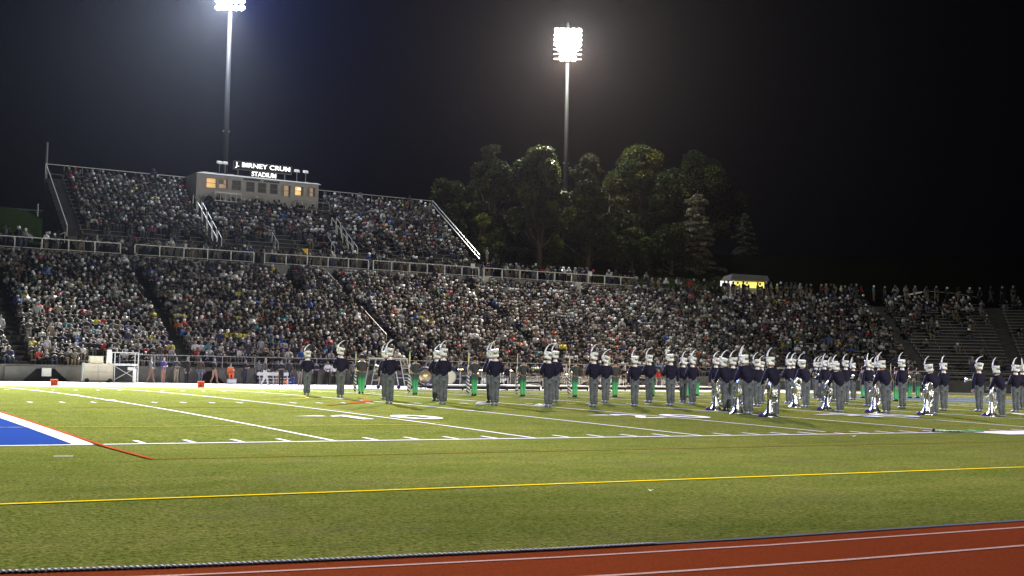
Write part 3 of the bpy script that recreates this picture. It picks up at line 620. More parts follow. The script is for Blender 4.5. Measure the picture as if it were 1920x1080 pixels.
# x, y on the turf, prototype, turn, height factor, extra words   (left to right as one sees them)
MUS = [(14.13, 25.59, 'A', -4, .97), (14.39, 22.74, 'B', 3, 1.04), (15.19, 20.35, 'D', 25, .98), (13.35, 16.11, 'B', -8, 1.02), (16.55, 18.8, 'A', 30, 1.0), (15.22, 15.75, 'A', 0, 1.03), (18.03, 17.34, 'A', 20, 1.03), (16.81, 14.93, 'A', -3, 1.04), (18.23, 13.7, 'B', 4, 1.02), (21.35, 18.1, 'A', -14, 1.06), (20.15, 13.74, 'A', 3, 1.03), (23.47, 17.71, 'B', -6, .99), (22.3, 14.22, 'D', -10, .98), (25.73, 17.86, 'A', 6, 1.03), (24.35, 14.73, 'A', -5, 1.04), (27.58, 17.99, 'D', 12, .99), (26.68, 16.3, 'A', -4, 1.0), (27.93, 16.36, 'D', 15, 1.0), (23.51, 10.58, 'C', 4, 1.02), (25.5, 12.53, 'A', 10, 1.0), (26.37, 12.97, 'A', -5, 1.04), (22.67, 8.52, 'C', -6, 1.08), (28.34, 14.36, 'A', 12, .98), (31.02, 17.06, 'B', 8, .95), (22.39, 6.98, 'C', -4, 1.05), (32.64, 17.15, 'A', 6, 1.02), (34.76, 19.11, 'B', -9, 1.04), (30.03, 13.46, 'C', 8, 1.03), (42.31, 25.32, 'A', 14, 1.02), (38.91, 21.57, 'A', -20, 1.0), (35.49, 17.91, 'D', 10, 1.02), (40.55, 22.52, 'B', 18, 1.0), (39.14, 20.85, 'A', -25, 1.03), (28.06, 9.73, 'C', 10, .98), (35.58, 16.73, 'D', -10, 1.02), (42.3, 22.71, 'A', 20, 1.0), (42.82, 21.97, 'A', -8, 1.02), (34.6, 14.52, 'D', 5, 1.03), (39.16, 18.13, 'B', 9, 1.03), (29.55, 8.95, 'C', -6, 1.05), (34.45, 12.57, 'D', -4, 1.05), (30.75, 7.83, 'C', -12, 1.0), (34.79, 10.79, 'D', 14, 1.0), (35.79, 9.93, 'D', -10, 1.02), (32.51, 6.38, 'C', 5, 1.0), (37.4, 9.48, 'A', -14, 1.0), (40.7, 11.63, 'A', 20, 1.0)]
used = set()
def fin(o, loc, rz, sc, label):
    o.location = loc; o.rotation_euler = (0, 0, rz); o.scale = (sc * (random.uniform(.93, 1.08) if o.name.startswith('person') else 1), sc, sc); o['label'] = label
for n, (x, y, k, rz, sc) in enumerate(MUS):
    o = PROT[k]
    if k in used: o = tree_copy(o)
    used.add(k)
    o['group'] = 'plumed musicians standing on the field'; o['category'] = 'musician'
    pose = {'A': 'both arms raised forward', 'B': 'head tilted to one side', 'C': 'stooping slightly', 'D': 'one arm hanging down'}[k]
    az = -35 + rz * .6        # everyone has the back to the camera side
    for c in o.children:
        if c.name.startswith('shako_hat'):
            Rm = Matrix.Rotation(random.gauss(0, .10), 4, 'Y') @ Matrix.Rotation(random.gauss(0, .08), 4, 'X') @ Matrix.Rotation(random.gauss(0, .30), 4, 'Z'); pv_ = Vector((0, 0, 1.62)) if k != 'C' else Vector((.04, -.2, 1.56)); c.matrix_basis = Matrix.Translation(pv_) @ Rm @ Matrix.Translation(-pv_)
            for q in c.children:
                if q.name.startswith('plume'): q.scale = (1, 1, 1)
    fin(o, (x, y, zg(y)), R_(180 + az * .35), sc, f'plumed musician in navy jacket, {pose}, {ordn(n + 1)} from the left')
# ---- tubas standing on their bells
def tuba():
    t = thing('tuba', 'tuba', 'tuba')
    MB().lathe([(.26, 0), (.265, .012), (.21, .05), (.15, .11), (.11, .2), (.085, .34), (.07, .5), (.05, .52)], 22).build('bell', SIL, t, smooth=True)
    pts = [(0, 0, .45)] + [(-.02 + .17 * sin(a), 0, .62 - .40 * cos(a)) for a in np.linspace(.4, 2 * PI - .5, 18)]
    MB().tube([(0, 0, .4), (.0, 0, .8), (.03, 0, .98), (.10, 0, 1.06), (.18, 0, 1.02), (.22, 0, .9), (.22, 0, .45), (.19, 0, .32), (.12, 0, .26), (.05, .05, .3), (-.02, .08, .42), (-.03, .08, .85)], [.07, .06, .056, .053, .05, .047, .043, .04, .037, .034, .03, .026], 10).build('main_tube', SIL, t, smooth=True)
    for k, (x, y, z, r) in enumerate(((.10, .07, .72, .085), (.11, -.07, .58, .10), (-.08, .05, .6, .08))):
        MB().tube([(x + r * cos(a), y, z + 1.7 * r * sin(a)) for a in np.linspace(0, 2 * PI, 15)], .015, 6).build('tube_loop', SIL, t, smooth=True)
    for k in range(3): MB().lathe([(.026, 0), (.028, .01), (.028, .21), (.018, .22), (.006, .25), (.018, .255), (.018, .265)], 10, Matrix.Translation((.05 + k * .06, -.09, .58))).build('valve', SIL, t, smooth=True)
    MB().tube([(-.03, .08, .85), (-.06, .06, .98), (-.13, .0, 1.02)], [.018, .014, .01], 6).lathe([(.01, 0), (.022, .03), (.02, .04)], 8, Matrix.Translation((-.15, 0, 1.0))).build('mouthpiece', SIL, t, smooth=True)
    return t
tb = tuba(); TUB = [(23.49, 10.95), (22.64, 8.85), (26.79, 13.86), (22.33, 6.98), (29.6, 13.45), (29.09, 11.28), (29.5, 9.32), (30.51, 7.84), (32.56, 6.71)]
tord = sorted(TUB, key=lambda q: math.atan2(q[0] + 5, q[1] + 22.5))
for n, (x, y) in enumerate(tord):
    o = tb if n == 0 else tree_copy(tb); o['group'] = 'silver tubas standing on their bells'; o['category'] = 'tuba'
    fin(o, (x - .1, y + .05, zg(y)), R_(random.uniform(-60, -10)), random.uniform(.98, 1.1), f'silver tuba standing bell down on the turf, {ordn(n + 1)} tuba from the left')
# purple cap laid beside each bell
for n, (x, y) in enumerate(tord):
    if n in (2, 4): continue
    MB().lathe([(.085, 0), (.10, .03), (.09, .07), (.05, .11), (.01, .12)], 14).build('bell_cap', PURP, smooth=True, label=f'small purple cap on the turf left of the {ordn(n + 1)} silver tuba', cat='cap', group='purple caps beside the tubas').location = (x - .36, y + .14, zg(y) + .004)
# white bell resting by the feet of three front musicians
for x, y, lb in ((16.45, 15.25, 'white round drum pad on the turf at the feet of two musicians'), (17.9, 13.75, 'white bag on the turf by the feet of the ninth plumed musician')):
    MB().lathe([(.19, 0), (.21, .02), (.18, .06), (.1, .09), (.01, .1)], 16, sy=.6).build('equipment_bag', mat('bag_white', (.6, .6, .62), .6), smooth=True, label=lb, cat='bag').location = (x, y, zg(y) + .004)
# ---- mellophones / horns held by musicians further right
def horn():
    t = thing('horn', 'horn', 'horn')
    MB().tube([(0, 0, 0), (0, -.25, 0), (0, -.40, 0), (0, -.48, 0)], [.02, .03, .06, .125], 14, cap=False).build('bell', SIL, t, smooth=True)
    MB().tube([(0, .0, 0), (0, .06, -.03), (0, .05, -.1), (0, -.1, -.12), (0, -.16, -.08), (0, -.1, -.02), (0, .18, .0)], .014, 6).build('tubing', SIL, t, smooth=True)
    for k in range(3): MB().lathe([(.016, -.1), (.016, .03), (.008, .06)], 8, Matrix.Translation((.03, -.03 - k * .04, -.02))).build('valve', SIL, t, smooth=True)
    return t
hn = horn(); first = True; hc = 0
for n, (x, y, k, rz, sc) in enumerate(MUS):
    if n in (2, 9, 19, 22, 23, 25, 28, 30, 31, 32, 34, 35, 37, 38, 40, 42, 43, 45):
        o = hn if first else tree_copy(hn); first = False; hc += 1
        a = R_(180 + (-35 + rz * .6) * .35); q = Vector((.30, -.30, 1.22)) if k != 'D' else Vector((-.22, -.30, 1.22)); q = Matrix.Rotation(a, 3, 'Z') @ q
        o['group'] = 'silver horns held by the musicians'; o['category'] = 'horn'
        fin(o, (x + q.x, y + q.y, zg(y) + q.z * sc), a + R_(random.choice((-55, 55, 75))), 1.1, f'silver horn held in front of the {ordn(n + 1)} plumed musician from the left')
# ------------------------------------------------------------ colour guard
GT = bpy.data.materials.new('green_fade_trousers'); GT.use_nodes = True; nt = GT.node_tree; b = nt.nodes['Principled BSDF']
tc = nt.nodes.new('ShaderNodeTexCoord'); sx = nt.nodes.new('ShaderNodeSeparateXYZ'); rp = nt.nodes.new('ShaderNodeValToRGB'); nt.links.new(tc.outputs['Object'], sx.inputs[0]); nt.links.new(sx.outputs['Z'], rp.inputs['Fac'])
e = rp.color_ramp.elements; e[0].position = .15; e[0].color = (.08, .42, .15, 1); e[1].position = .92; e[1].color = (.035, .042, .04, 1)
q = e.new(.62); q.color = (.04, .30, .11, 1); q = e.new(.76); q.color = (.02, .10, .06, 1); nt.links.new(rp.outputs['Color'], b.inputs['Base Color']); b.inputs['Roughness'].default_value = .7
VEST = mat('guard_top', (.04, .042, .045), .8, bump=.4, bscale=10); HAIRD = mat('dark_hair', (.015, .012, .01), .6); GOLD = mat('gold_trim', (.55, .40, .08), .5)
FLW = bpy.data.materials.new('striped_flag_cloth'); FLW.use_nodes = True; nt = FLW.node_tree; b = nt.nodes['Principled BSDF']
tc = nt.nodes.new('ShaderNodeTexCoord'); mp = nt.nodes.new('ShaderNodeMapping'); mp.inputs['Rotation'].default_value = (0, R_(35), 0); wv = nt.nodes.new('ShaderNodeTexWave'); wv.bands_direction = 'Z'; wv.inputs['Scale'].default_value = 2.6; wv.inputs['Distortion'].default_value = 1.5
nt.links.new(tc.outputs['Object'], mp.inputs[0]); nt.links.new(mp.outputs[0], wv.inputs[0]); rp = nt.nodes.new('ShaderNodeValToRGB'); rp.color_ramp.elements[0].position = .42; rp.color_ramp.elements[0].color = (.02, .02, .02, 1); rp.color_ramp.elements[1].position = .5; rp.color_ramp.elements[1].color = (.62, .62, .56, 1)
nt.links.new(wv.outputs['Color'], rp.inputs[0]); nt.links.new(rp.outputs[0], b.inputs['Base Color'])
def guard():
    t = thing('person', 'guard', 'performer'); d = joints({**close, 'elR': (-.30, -.0, 1.22), 'wrR': (-.27, -.10, 1.32), 'haR': (-.27, -.14, 1.38), 'elL': (.30, .02, 1.16), 'wrL': (.20, -.12, 1.02), 'haL': (.14, -.18, 1.02)})
    me = sub_skin(d, d.keys(), BE, root='pel'); join(me, face(hands(MB(), d), d)); body_obj(me, 'body', SKIN, t)
    o = {'anL': (d['anL'][0], .02, .06, .066, .08), 'anR': (d['anR'][0], .02, .06, .066, .08), 'knL': (*d['knL'][:3], .075, .08), 'knR': (*d['knR'][:3], .075, .08), 'hipL': (*d['hipL'][:3], .10, .12), 'hipR': (*d['hipR'][:3], .10, .12), 'pel': (*d['pel'][:3], .16, .12)}
    body_obj(sub_skin(d, ['pel', 'hipL', 'knL', 'anL', 'hipR', 'knR', 'anR', 'wst'], [('pel', 'hipL'), ('hipL', 'knL'), ('knL', 'anL'), ('pel', 'hipR'), ('hipR', 'knR'), ('knR', 'anR'), ('pel', 'wst')], sub=2, root='pel', over=o), 'trousers', GT, t)
    o = {'wst': (*d['wst'][:3], .155, .12), 'chs': (*d['chs'][:3], .18, .13), 'upc': (*d['upc'][:3], .14, .10), 'pelj': (0, 0, .93, .168, .13), 'shL': (*d['shL'][:3], .07, .07), 'shR': (*d['shR'][:3], .07, .07)}
    o['elL'] = (*d['elL'][:3], .055, .055); o['elR'] = (*d['elR'][:3], .055, .055)
    body_obj(sub_skin(d, ['pelj', 'wst', 'chs', 'upc', 'shL', 'shR', 'elL', 'elR'], [('pelj', 'wst'), ('wst', 'chs'), ('chs', 'upc'), ('upc', 'shL'), ('upc', 'shR'), ('shL', 'elL'), ('shR', 'elR')], sub=2, root='chs', over=o), 'vest', VEST, t)
    h = Vector(d['hd1'][:3]); MB().lathe([(.07, -.07), (.095, -.02), (.10, .04), (.075, .095), (.02, .115)], 12, Matrix.Translation(h + Vector((0, .022, 0)))).lathe([(.01, -.05), (.045, -.03), (.05, .02), (.01, .05)], 8, Matrix.Translation(h + Vector((0, .12, .03)))).build('hair', HAIRD, t, smooth=True)
    for s in 'LR': MB().tube([Vector(d['el' + s][:3]) * .6 + Vector(d['wr' + s][:3]) * .4, d['wr' + s][:3]], [.045, .036], 8).build('gold_cuff', GOLD, t, smooth=True)
    for s in 'LR':
        a = Vector(d['an' + s][:3]); MB().tube([(a.x, .07, .04), (a.x, -.02, .045), (a.x, -.15, .03)], [.035, .045, .025], 8).build('shoe', HAIRD, t, smooth=True)
    return t
def furled_flag():
    t = thing('furled_flag', 'flag', 'flag')
    MB().tube([(0, 0, 0), (0, 0, 1.9)], .014, 8).build('pole', mat('flag_pole', (.6, .6, .58), .4), t)
    MB().tube([(0, 0, .04), (.0, 0, .2), (.01, 0, .5), (0, 0, .8), (0, 0, .95)], [.03, .085, .075, .06, .03], 10, flat=.7).build('striped_cloth', FLW, t, smooth=True)
    MB().tube([(0, 0, 1.0), (0, 0, 1.15), (0, 0, 1.32)], [.035, .055, .035], 8).build('white_sleeve', FEA, t, smooth=True)
    MB().tube([(0, 0, 1.4), (0, 0, 1.6), (0, 0, 1.88)], [.02, .04, .012], 8, flat=.5).build('yellow_tip', mat('pale_yellow', (.62, .6, .22), .7), t, smooth=True)
    return t
g0 = guard(); f0 = furled_flag()
GRD = [(18.17, 29.2), (20.15, 27.75), (22.45, 26.44), (24.75, 26.01), (27.34, 25.62), (29.95, 26.08), (33.39, 27.67), (34.26, 25.91), (37.92, 29.67), (43.79, 21.29), (47.0, 26.5), (51.0, 27.6), (50.6, 26.4), (52.4, 27.4)]
for n, (x, y) in enumerate(GRD):
    o = g0 if n == 0 else tree_copy(g0); o['group'] = 'colour guard in green fading trousers'; o['category'] = 'performer'
    a = R_(180 + random.uniform(-14, 4)); sc = random.uniform(.95, 1.0)
    fin(o, (x, y, zg(y)), a, sc, f'colour guard performer in green fading trousers and dark vest, {ordn(n + 1)} from the left')
    if n < 10:
        f = f0 if n == 0 else tree_copy(f0); q = Matrix.Rotation(a, 3, 'Z') @ Vector((.25, -.17, 0)) * 1.0; s_ = -1
        q = Vector((-.26, .10, 0)); f['group'] = 'furled striped flags'; f['category'] = 'flag'
        fin(f, (x + q.x, y + q.y, zg(y) + .01), random.uniform(0, 3), random.uniform(.96, 1.04), f'furled striped flag held upright by the {ordn(n + 1)} green-trousered performer')
# flag lying on the near sideline
t = thing('folded_flag', 'green and white folded flag lying on the near sideline', 'flag', (21.7, .12, .01), R_(-8))
mb = MB(); vs = []; nx = 24
for i in range(nx + 1):
    for j in range(5): vs.append((.05 + i * .035, -.12 + j * .06 + .02 * sin(i * .9), .02 + .025 * abs(sin(i * .8 + j * 1.3))))
mb.add(vs, [(i * 5 + j, (i + 1) * 5 + j, (i + 1) * 5 + j + 1, i * 5 + j + 1) for i in range(nx) for j in range(4)]).build('cloth', mat('flag_mint', (.35, .6, .33), .8, noise=.5, nscale=9), t, smooth=True)
MB().tube([(-.05, 0, .02), (1.75, .1, .02)], .02, 8).build('green_pole_sleeve', mat('flag_green', (.03, .38, .13), .7), t)
MB().lathe([(.01, -.05), (.045, -.03), (.045, .03), (.01, .05)], 10, Matrix.Translation((-.06, 0, .045))).build('pole_cap', HAIRD, t)
# ------------------------------------------------------------ people of the stands and the far sideline (one mesh each; colours are the person's own)
PM = {k: attr_mat('person_' + k, k, r) for k, r in (('skin', .6), ('hair', .7), ('shirt', .85), ('pants', .85))}
def class_mesh(d, edges, sub, sit=False):
    ks = list(d.keys()); me = skin([(*d[k][:3], d[k][3], d[k][4]) for k in ks], [(ks.index(a), ks.index(b)) for a, b in edges], sub, ks.index('pel'))
    cls = {}
    for k in ks:
        if k.startswith(('pel', 'hip', 'kn', 'an', 'to')): cls[k] = 3
        elif k.startswith(('nk', 'hd', 'wr', 'ha')): cls[k] = 0
        else: cls[k] = 2
    P_ = np.array([d[k][:3] for k in ks]); C_ = np.array([cls[k] for k in ks]); h = np.array(d['hd1'][:3])
    me.materials.clear()
    for k in ('skin', 'hair', 'shirt', 'pants'): me.materials.append(PM[k])
    for p in me.polygons:
        c = np.array(p.center[:]); i = int(np.argmin(((P_ - c) ** 2).sum(1))); k = C_[i]
        if ks[i].startswith('hd') and (c[2] > h[2] + .0 or c[1] > h[1] + .0): k = 1
        p.material_index = int(k)
    return me
def sit_pose(v):
    d = dict(pel=(0, .04, .50, .16, .12), wst=(0, .05, .64, .15, .12), chs=(0, .02, .82, .18, .13), upc=(0, 0, .93, .14, .09), nk=(0, -.01, 1.01, .055, .055), hd0=(0, -.03, 1.08, .078, .088), hd1=(0, -.03, 1.17, .09, .105), hd2=(0, -.02, 1.25, .06, .07),
             hipL=(.10, -.02, .48, .095, .09), knL=(.13, -.40, .50, .07, .07), anL=(.12, -.38, .08, .048, .048), toL=(.12, -.50, .04, .045, .035), hipR=(-.10, -.02, .48, .095, .09), knR=(-.13, -.40, .50, .07, .07), anR=(-.12, -.38, .08, .048, .048), toR=(-.12, -.50, .04, .045, .035),
             shL=(.19, 0, .90, .065, .065), elL=(.25, -.06, .66, .05, .05), wrL=(.13, -.30, .60, .035, .035), haL=(.08, -.36, .60, .04, .035), shR=(-.19, 0, .90, .065, .065), elR=(-.25, -.06, .66, .05, .05), wrR=(-.13, -.30, .60, .035, .035), haR=(-.08, -.36, .60, .04, .035))
    if v == 1: d.update(chs=(0, -.06, .80, .18, .13), upc=(0, -.12, .89, .14, .09), nk=(0, -.16, .96, .055, .055), hd0=(0, -.19, 1.02, .078, .088), hd1=(0, -.20, 1.11, .09, .105), hd2=(0, -.19, 1.19, .06, .07), shL=(.19, -.12, .86, .065, .065), shR=(-.19, -.12, .86, .065, .065), elL=(.22, -.26, .64, .05, .05), elR=(-.22, -.26, .64, .05, .05), wrL=(.06, -.38, .72, .035, .035), wrR=(-.06, -.38, .72, .035, .035), haL=(.02, -.38, .80, .04, .035), haR=(-.02, -.38, .80, .04, .035))
    if v == 2: d.update(elL=(.27, -.14, .80, .05, .05), wrL=(.12, -.26, 1.02, .035, .035), haL=(.08, -.24, 1.10, .04, .035), hd1=(.02, -.03, 1.17, .09, .105))
    if v == 3: d.update(elL=(.26, -.02, .68, .05, .05), wrL=(.24, -.24, .56, .035, .035), haL=(.2, -.32, .56, .04, .035), elR=(-.23, -.10, .68, .05, .05), wrR=(.02, -.22, .72, .035, .035), haR=(.08, -.22, .74, .04, .035), hd1=(-.03, -.03, 1.17, .09, .105), hd2=(-.04, -.02, 1.25, .06, .07))
    return d
def fatten(d, k=1.18, fix=('hd', 'nk', 'ha')):
    return {a: (*v[:3], v[3] * (1 if a.startswith(fix) else k), v[4] * (1 if a.startswith(fix) else k)) for a, v in d.items()}
stand_p = [joints({}), joints({'elL': (.29, -.05, 1.17), 'wrL': (.10, -.2, 1.15), 'haL': (.02, -.21, 1.16), 'elR': (-.29, -.05, 1.17), 'wrR': (-.10, -.2, 1.12), 'haR': (-.02, -.22, 1.13)}),
           joints({'knL': (.1, -.14, .50), 'anL': (.1, -.20, .10), 'toL': (.1, -.34, .05), 'knR': (-.09, .04, .47), 'anR': (-.09, .24, .12), 'toR': (-.1, .12, .035), 'elL': (.26, .1, 1.13), 'wrL': (.24, .04, .90), 'haL': (.23, .0, .83), 'elR': (-.26, -.08, 1.14), 'wrR': (-.2, -.25, 1.0), 'haR': (-.18, -.3, .98)})]
SIT = [class_mesh(fatten(sit_pose(v), 1.08), BE, 1) for v in range(4)]; STD = [class_mesh(fatten(d, 1.15), BE, 1) for d in stand_p]
for me in SIT + STD: me.shade_smooth()
SITL = [class_mesh(fatten(sit_pose(v), 1.2), BE, 0) for v in range(4)]; STDL = [class_mesh(fatten(d, 1.25), BE, 0) for d in stand_p]
TOPS = [('black', (.010, .010, .011), 20), ('charcoal', (.03, .03, .032), 20), ('grey', (.09, .09, .09), 16), ('pale grey', (.24, .24, .24), 9), ('white', (.50, .50, .50), 8), ('navy', (.012, .016, .05), 9), ('dark brown', (.035, .026, .018), 5), ('dark green', (.012, .032, .02), 4), ('maroon', (.07, .014, .016), 3), ('red', (.30, .025, .02), 1.3), ('purple', (.04, .022, .12), 1.5), ('blue', (.03, .08, .32), 1.4), ('turquoise', (.03, .20, .26), .6), ('yellow', (.48, .42, .04), .7), ('orange', (.48, .11, .02), .5), ('pink', (.42, .12, .16), .7), ('tan', (.17, .14, .10), 4)]
HAIRS = [('dark hair', (.022, .02, .018), 26), ('brown hair', (.065, .052, .042), 28), ('grey hair', (.24, .24, .24), 20), ('fair hair', (.24, .21, .17), 14), ('a white cap', (.6, .6, .62), 11), ('a dark cap', (.03, .03, .035), 7), ('a red cap', (.25, .03, .03), 1)]  # tones kept pale and grey, putting some top light into the hair colour
SKN = [(.20, .155, .135), (.16, .12, .105), (.24, .195, .17), (.08, .055, .045)]; PNT = [(.02, .025, .04), (.012, .012, .014), (.05, .06, .09), (.14, .11, .075), (.09, .09, .09)]
pw = lambda L: np.array([q[2] for q in L]) / sum(q[2] for q in L)
# seats
seats = []   # (s, row, x, y, z, heading, standing, level)
def heading(s): return 0.0 if s <= XC else -(s - XC)
for i in range(NR):
    r = R0 + .7 + i * DR + .48; s = -6 + rng.random() * .4
    while s < XC + 62:
        step = .50 if s < XC else math.degrees(.50 / r)
        s += step * .93 * rng.uniform(.92, 1.12)
        if in_aisle(s, i, .12 if s < XC else .15): continue
        if s < XC + 4: dens = .97
        elif s < XC + 31:
            t = (s - XC - 4) / 27; top = .95 - .25 * t; bot = .9 - 1.1 * t if t < .6 else .24; f = min(1, max(0, (i - 1) / 12)); dens = bot + (top - bot) * f
        elif s < XC + 43: dens = .55 if i > 21 else (.34 - .012 * (s - XC - 31) if i > 14 else (.15 if i > 10 and s < XC + 36 else .035))
        else: dens = .4 if i > 21 else .03
        if i == 0 and (13.9 < s < 15.6 or 19 < s < 20 or 24 < s < 27): dens = 0
        if i in (0, 1) and (13.6 < s < 15.8): dens *= .1
        if 13 <= i <= 14 and 20.5 + 5 < s < 20.5 + 7: dens = .1
        if rng.random() > dens: continue
        x, y = P(s, r); seats.append((s, i, x, y, lowz(i), heading(s), 0, 0))
low_n = len(seats)
for i in range(UN):
    x = UX0 + 1.5
    while x < UX1 - 1.2:
        x += .50 * rng.uniform(.95, 1.12)
        if any(abs(x - a) < w + .15 for a, w in UA) or (i >= 10 and 29.6 < x < 44): continue
        dens = .95 if i > 2 else (.8 if i == 2 else (.38 if i == 1 else .12))
        if i <= 3 and 35.8 < x < 41.8: dens = .06 if i < 3 else .5
        if i < 3 and x > 44: dens = max(dens, .55 if i else .1)
        if rng.random() < dens: seats.append((x, i, x, UY + i * UD + .46, UZ + i * UR, 0, 0, 1))
stds = []
for k in range(150):
    s = rng.uniform(9.5, 77); 
    if rng.random() < (.2 if s > 60 else 0): continue
    stds.append((s, 0, *P(s, RB + rng.uniform(.9, 2.6)), 10.3))
for s in list(np.arange(XC + 2, XC + 31, .55)) + list(np.arange(XC + 31, XC + 50, 1.1)):   # standing and seated line along the top
    if rng.random() < .8: stds.append((s, 0, *P(s, RB + rng.uniform(.0, .9)), 9.72))
for x in np.arange(31.2, 43, .6):
    if rng.random() < .8: stds.append((x, 0, x, 95.2 + rng.uniform(-.2, .3), 15.9))
for x, y, z in ((36.5, 98.5, 18.3), (26.9, 99.2, 18.4), (12.3, 84.1, 10.3), (60, 87.5, 10.6), (61.2, 88, 10.7), (66, 88, 10.5), (20.75, 83.6, 9.2), (21.3, 82.6, 8.8), (58.2, 88.1, 12.0), (59.4, 88.3, 11.3)): stds.append((x, 0, x, y, z))
SEEN = {'yellow': [(25.1, 5), (25.6, 5), (26.1, 5), (26.6, 5), (21.9, 9), (22.4, 9), (19.0, 4), (20.2, 2), (11, 2), (11.3, 12), (15.7, 16), (33.5, 23), (77.6, 5), (87.1, 8)], 'orange': [(51.0, 5), (29.2, 19), (61.0, 5), (91.0, 21), (74.4, 8)], 'red': [(50.5, 6), (44.8, 4), (11, 0), (22, 1), (22.3, 7), (13.9, 13), (15.3, 2), (12.3, 10), (49.0, 3), (56.4, 13)], 'blue': [(34.0, 10), (10.9, 11), (13.4, 2), (13.9, 3), (21.9, 5), (29.1, 4), (30.7, 13), (79.7, 12), (68.6, 8), (61.2, 4), (29.6, 1), (92, 9)], 'turquoise': [(11.0, 13), (30.5, 9), (28.0, 7), (45.8, 3), (52.1, 3), (86.3, 8), (86.7, 10)], 'pink': [(23.5, 4), (33.1, 4), (34.1, 12), (98.3, 23), (22.4, 6), (67.6, 19)], 'white': [(22.1, 2), (14.3, 1), (14.7, 10), (18.4, 14), (23.0, 14), (14.7, 17), (54.8, 6), (56.0, 3), (46.4, 5)], 'purple': [(19.9, 3), (10.9, 5), (37.0, 4)]}
TI = {q[0]: i for i, q in enumerate(TOPS)}; seen = {}; PLN = pw(TOPS).copy(); PLN[[TI[c] for c in ('red', 'blue', 'turquoise', 'yellow', 'orange', 'pink', 'purple')]] *= .55; PLN /= PLN.sum()
for c, L_ in SEEN.items():
    for sx_, i_ in L_:
        k = min((k for k in range(low_n) if seats[k][1] == i_ and k not in seen), key=lambda k: abs(seats[k][0] - sx_)); seen[k] = TI[c]
camp = np.array([-5.03, -22.5]); order = sorted([k for k in range(low_n)], key=lambda k: (seats[k][2] - camp[0]) ** 2 + (seats[k][3] - camp[1]) ** 2)
def visible(x, y):
    v = Vector((x, y, 2)) - co.matrix_world.translation; u = v.dot(Rv) / v.dot(Fv); return -.42 < u < .42
ind = [k for k in order if visible(seats[k][2], seats[k][3]) and seats[k][1] < 9][:272]; indset = set(ind)
AX = {0: 9.8, 1: 21.0, 2: 38.8}
cnt = {}
for k in sorted(ind, key=lambda k: (seats[k][1], seats[k][0])):
    s, i, x, y, z, hd, st, lv = seats[k]
    ti = seen.get(k, rng.choice(len(TOPS), p=PLN)); hi = rng.choice(len(HAIRS), p=pw(HAIRS))
    stnd = rng.random() < .03; me = STD[int(rng.integers(0, 2))] if stnd else SIT[int(rng.choice(4, p=[.5, .2, .12, .18]))]
    o = bpy.data.objects.new('person', me); link(o); o.location = (x, y - (.3 if stnd else 0), z); sc = rng.uniform(.93, 1.07); o.scale = (sc * rng.uniform(.95, 1.15), sc, sc); o.rotation_euler = (0, 0, R_(hd + rng.normal(8, 13)))
    o['shirt'] = [float(c * .8) for c in TOPS[ti][1]]; o['hair'] = list(HAIRS[hi][1]); o['skin'] = list(SKN[int(rng.choice(4, p=[.4, .3, .22, .08]))]); o['pants'] = list(PNT[int(rng.integers(0, 5))])
    a, nm = min(((9.8, 'leftmost stairway'), (21.0, 'second stairway'), (38.8, 'handrail stairway'), (52.5, 'fourth stairway')), key=lambda q: abs(q[0] - s)); side = 'right' if s > a else 'left'
    key = (i, nm, side); lst = sorted([seats[q][0] for q in ind if seats[q][1] == i and min((9.8, 21.0, 38.8, 52.5), key=lambda c: abs(c - seats[q][0])) == a and (seats[q][0] > a) == (s > a)], key=lambda c: abs(c - a)); nth = lst.index(s) + 1
    row = 'front row' if i == 0 else ordn(i + 1) + ' row'
    tag(o, f'spectator in {TOPS[ti][0]} top with {HAIRS[hi][0]}, {row}, {ordn(nth)} {side} of {nm}', 'spectator', 'spectators in the front rows of the grandstand')
# everybody else: one crowd
def template(me):
    V = np.array([v.co[:] for v in me.vertices]); T = []; 
    vc = np.zeros(len(V), int); 
    for p in me.polygons:
        vs = list(p.vertices)
        if len(vs) == 3: vs.append(vs[2])
        T.append(vs[:4])
        for v in p.vertices: vc[v] = max(vc[v], p.material_index) if p.material_index != 0 else vc[v]
    return V, np.array(T), vc
TS = [template(m) for m in SITL]; TT = [template(m) for m in STDL]
Vl, Fl, Cl = [], [], []; nv = 0
def crowd_add(tp, x, y, z, hd, ti=None):
    global nv
    V, T, vc = tp; a = R_(hd + rng.normal(6, 15)); c, s_ = cos(a), sin(a); sc = rng.uniform(.92, 1.08); wx = sc * rng.uniform(.95, 1.2)
    X = V[:, 0] * wx; Y = V[:, 1] * sc; Vl.append(np.stack([x + X * c - Y * s_, y + X * s_ + Y * c, z + V[:, 2] * sc], 1)); Fl.append(T + nv); nv += len(V)
    top = np.array(TOPS[rng.choice(len(TOPS), p=PLN) if ti is None else ti][1]) * (rng.uniform(.55, 1.0) if ti is None else 1.1); hr = HAIRS[rng.choice(len(HAIRS), p=pw(HAIRS))][1]; sk = SKN[int(rng.choice(4, p=[.4, .3, .22, .08]))]; pn = PNT[int(rng.integers(0, 5))]
    pal = np.array([(*sk, 1), (*hr, 1), (*top, 1), (*pn, 1)]); Cl.append(pal[vc])
for k, (s, i, x, y, z, hd, st, lv) in enumerate(seats):
    if k in indset: continue
    if rng.random() < .035: crowd_add(TT[int(rng.integers(0, 2))], x, y - .3, z, hd, seen.get(k))
    else: crowd_add(TS[int(rng.choice(4, p=[.5, .2, .12, .18]))], x, y, z, hd, seen.get(k))
for s, _, x, y, z in stds: crowd_add(TT[int(rng.integers(0, 3))], x, y, z, rng.normal(0, 40) + (heading(s) if s > XC and y < 84 else 0))
V = np.concatenate(Vl); Fq = np.concatenate(Fl); Cc = np.concatenate(Cl)
tri = Fq[:, 2] == Fq[:, 3]
Fq = Fq[~tri] if tri.any() else Fq
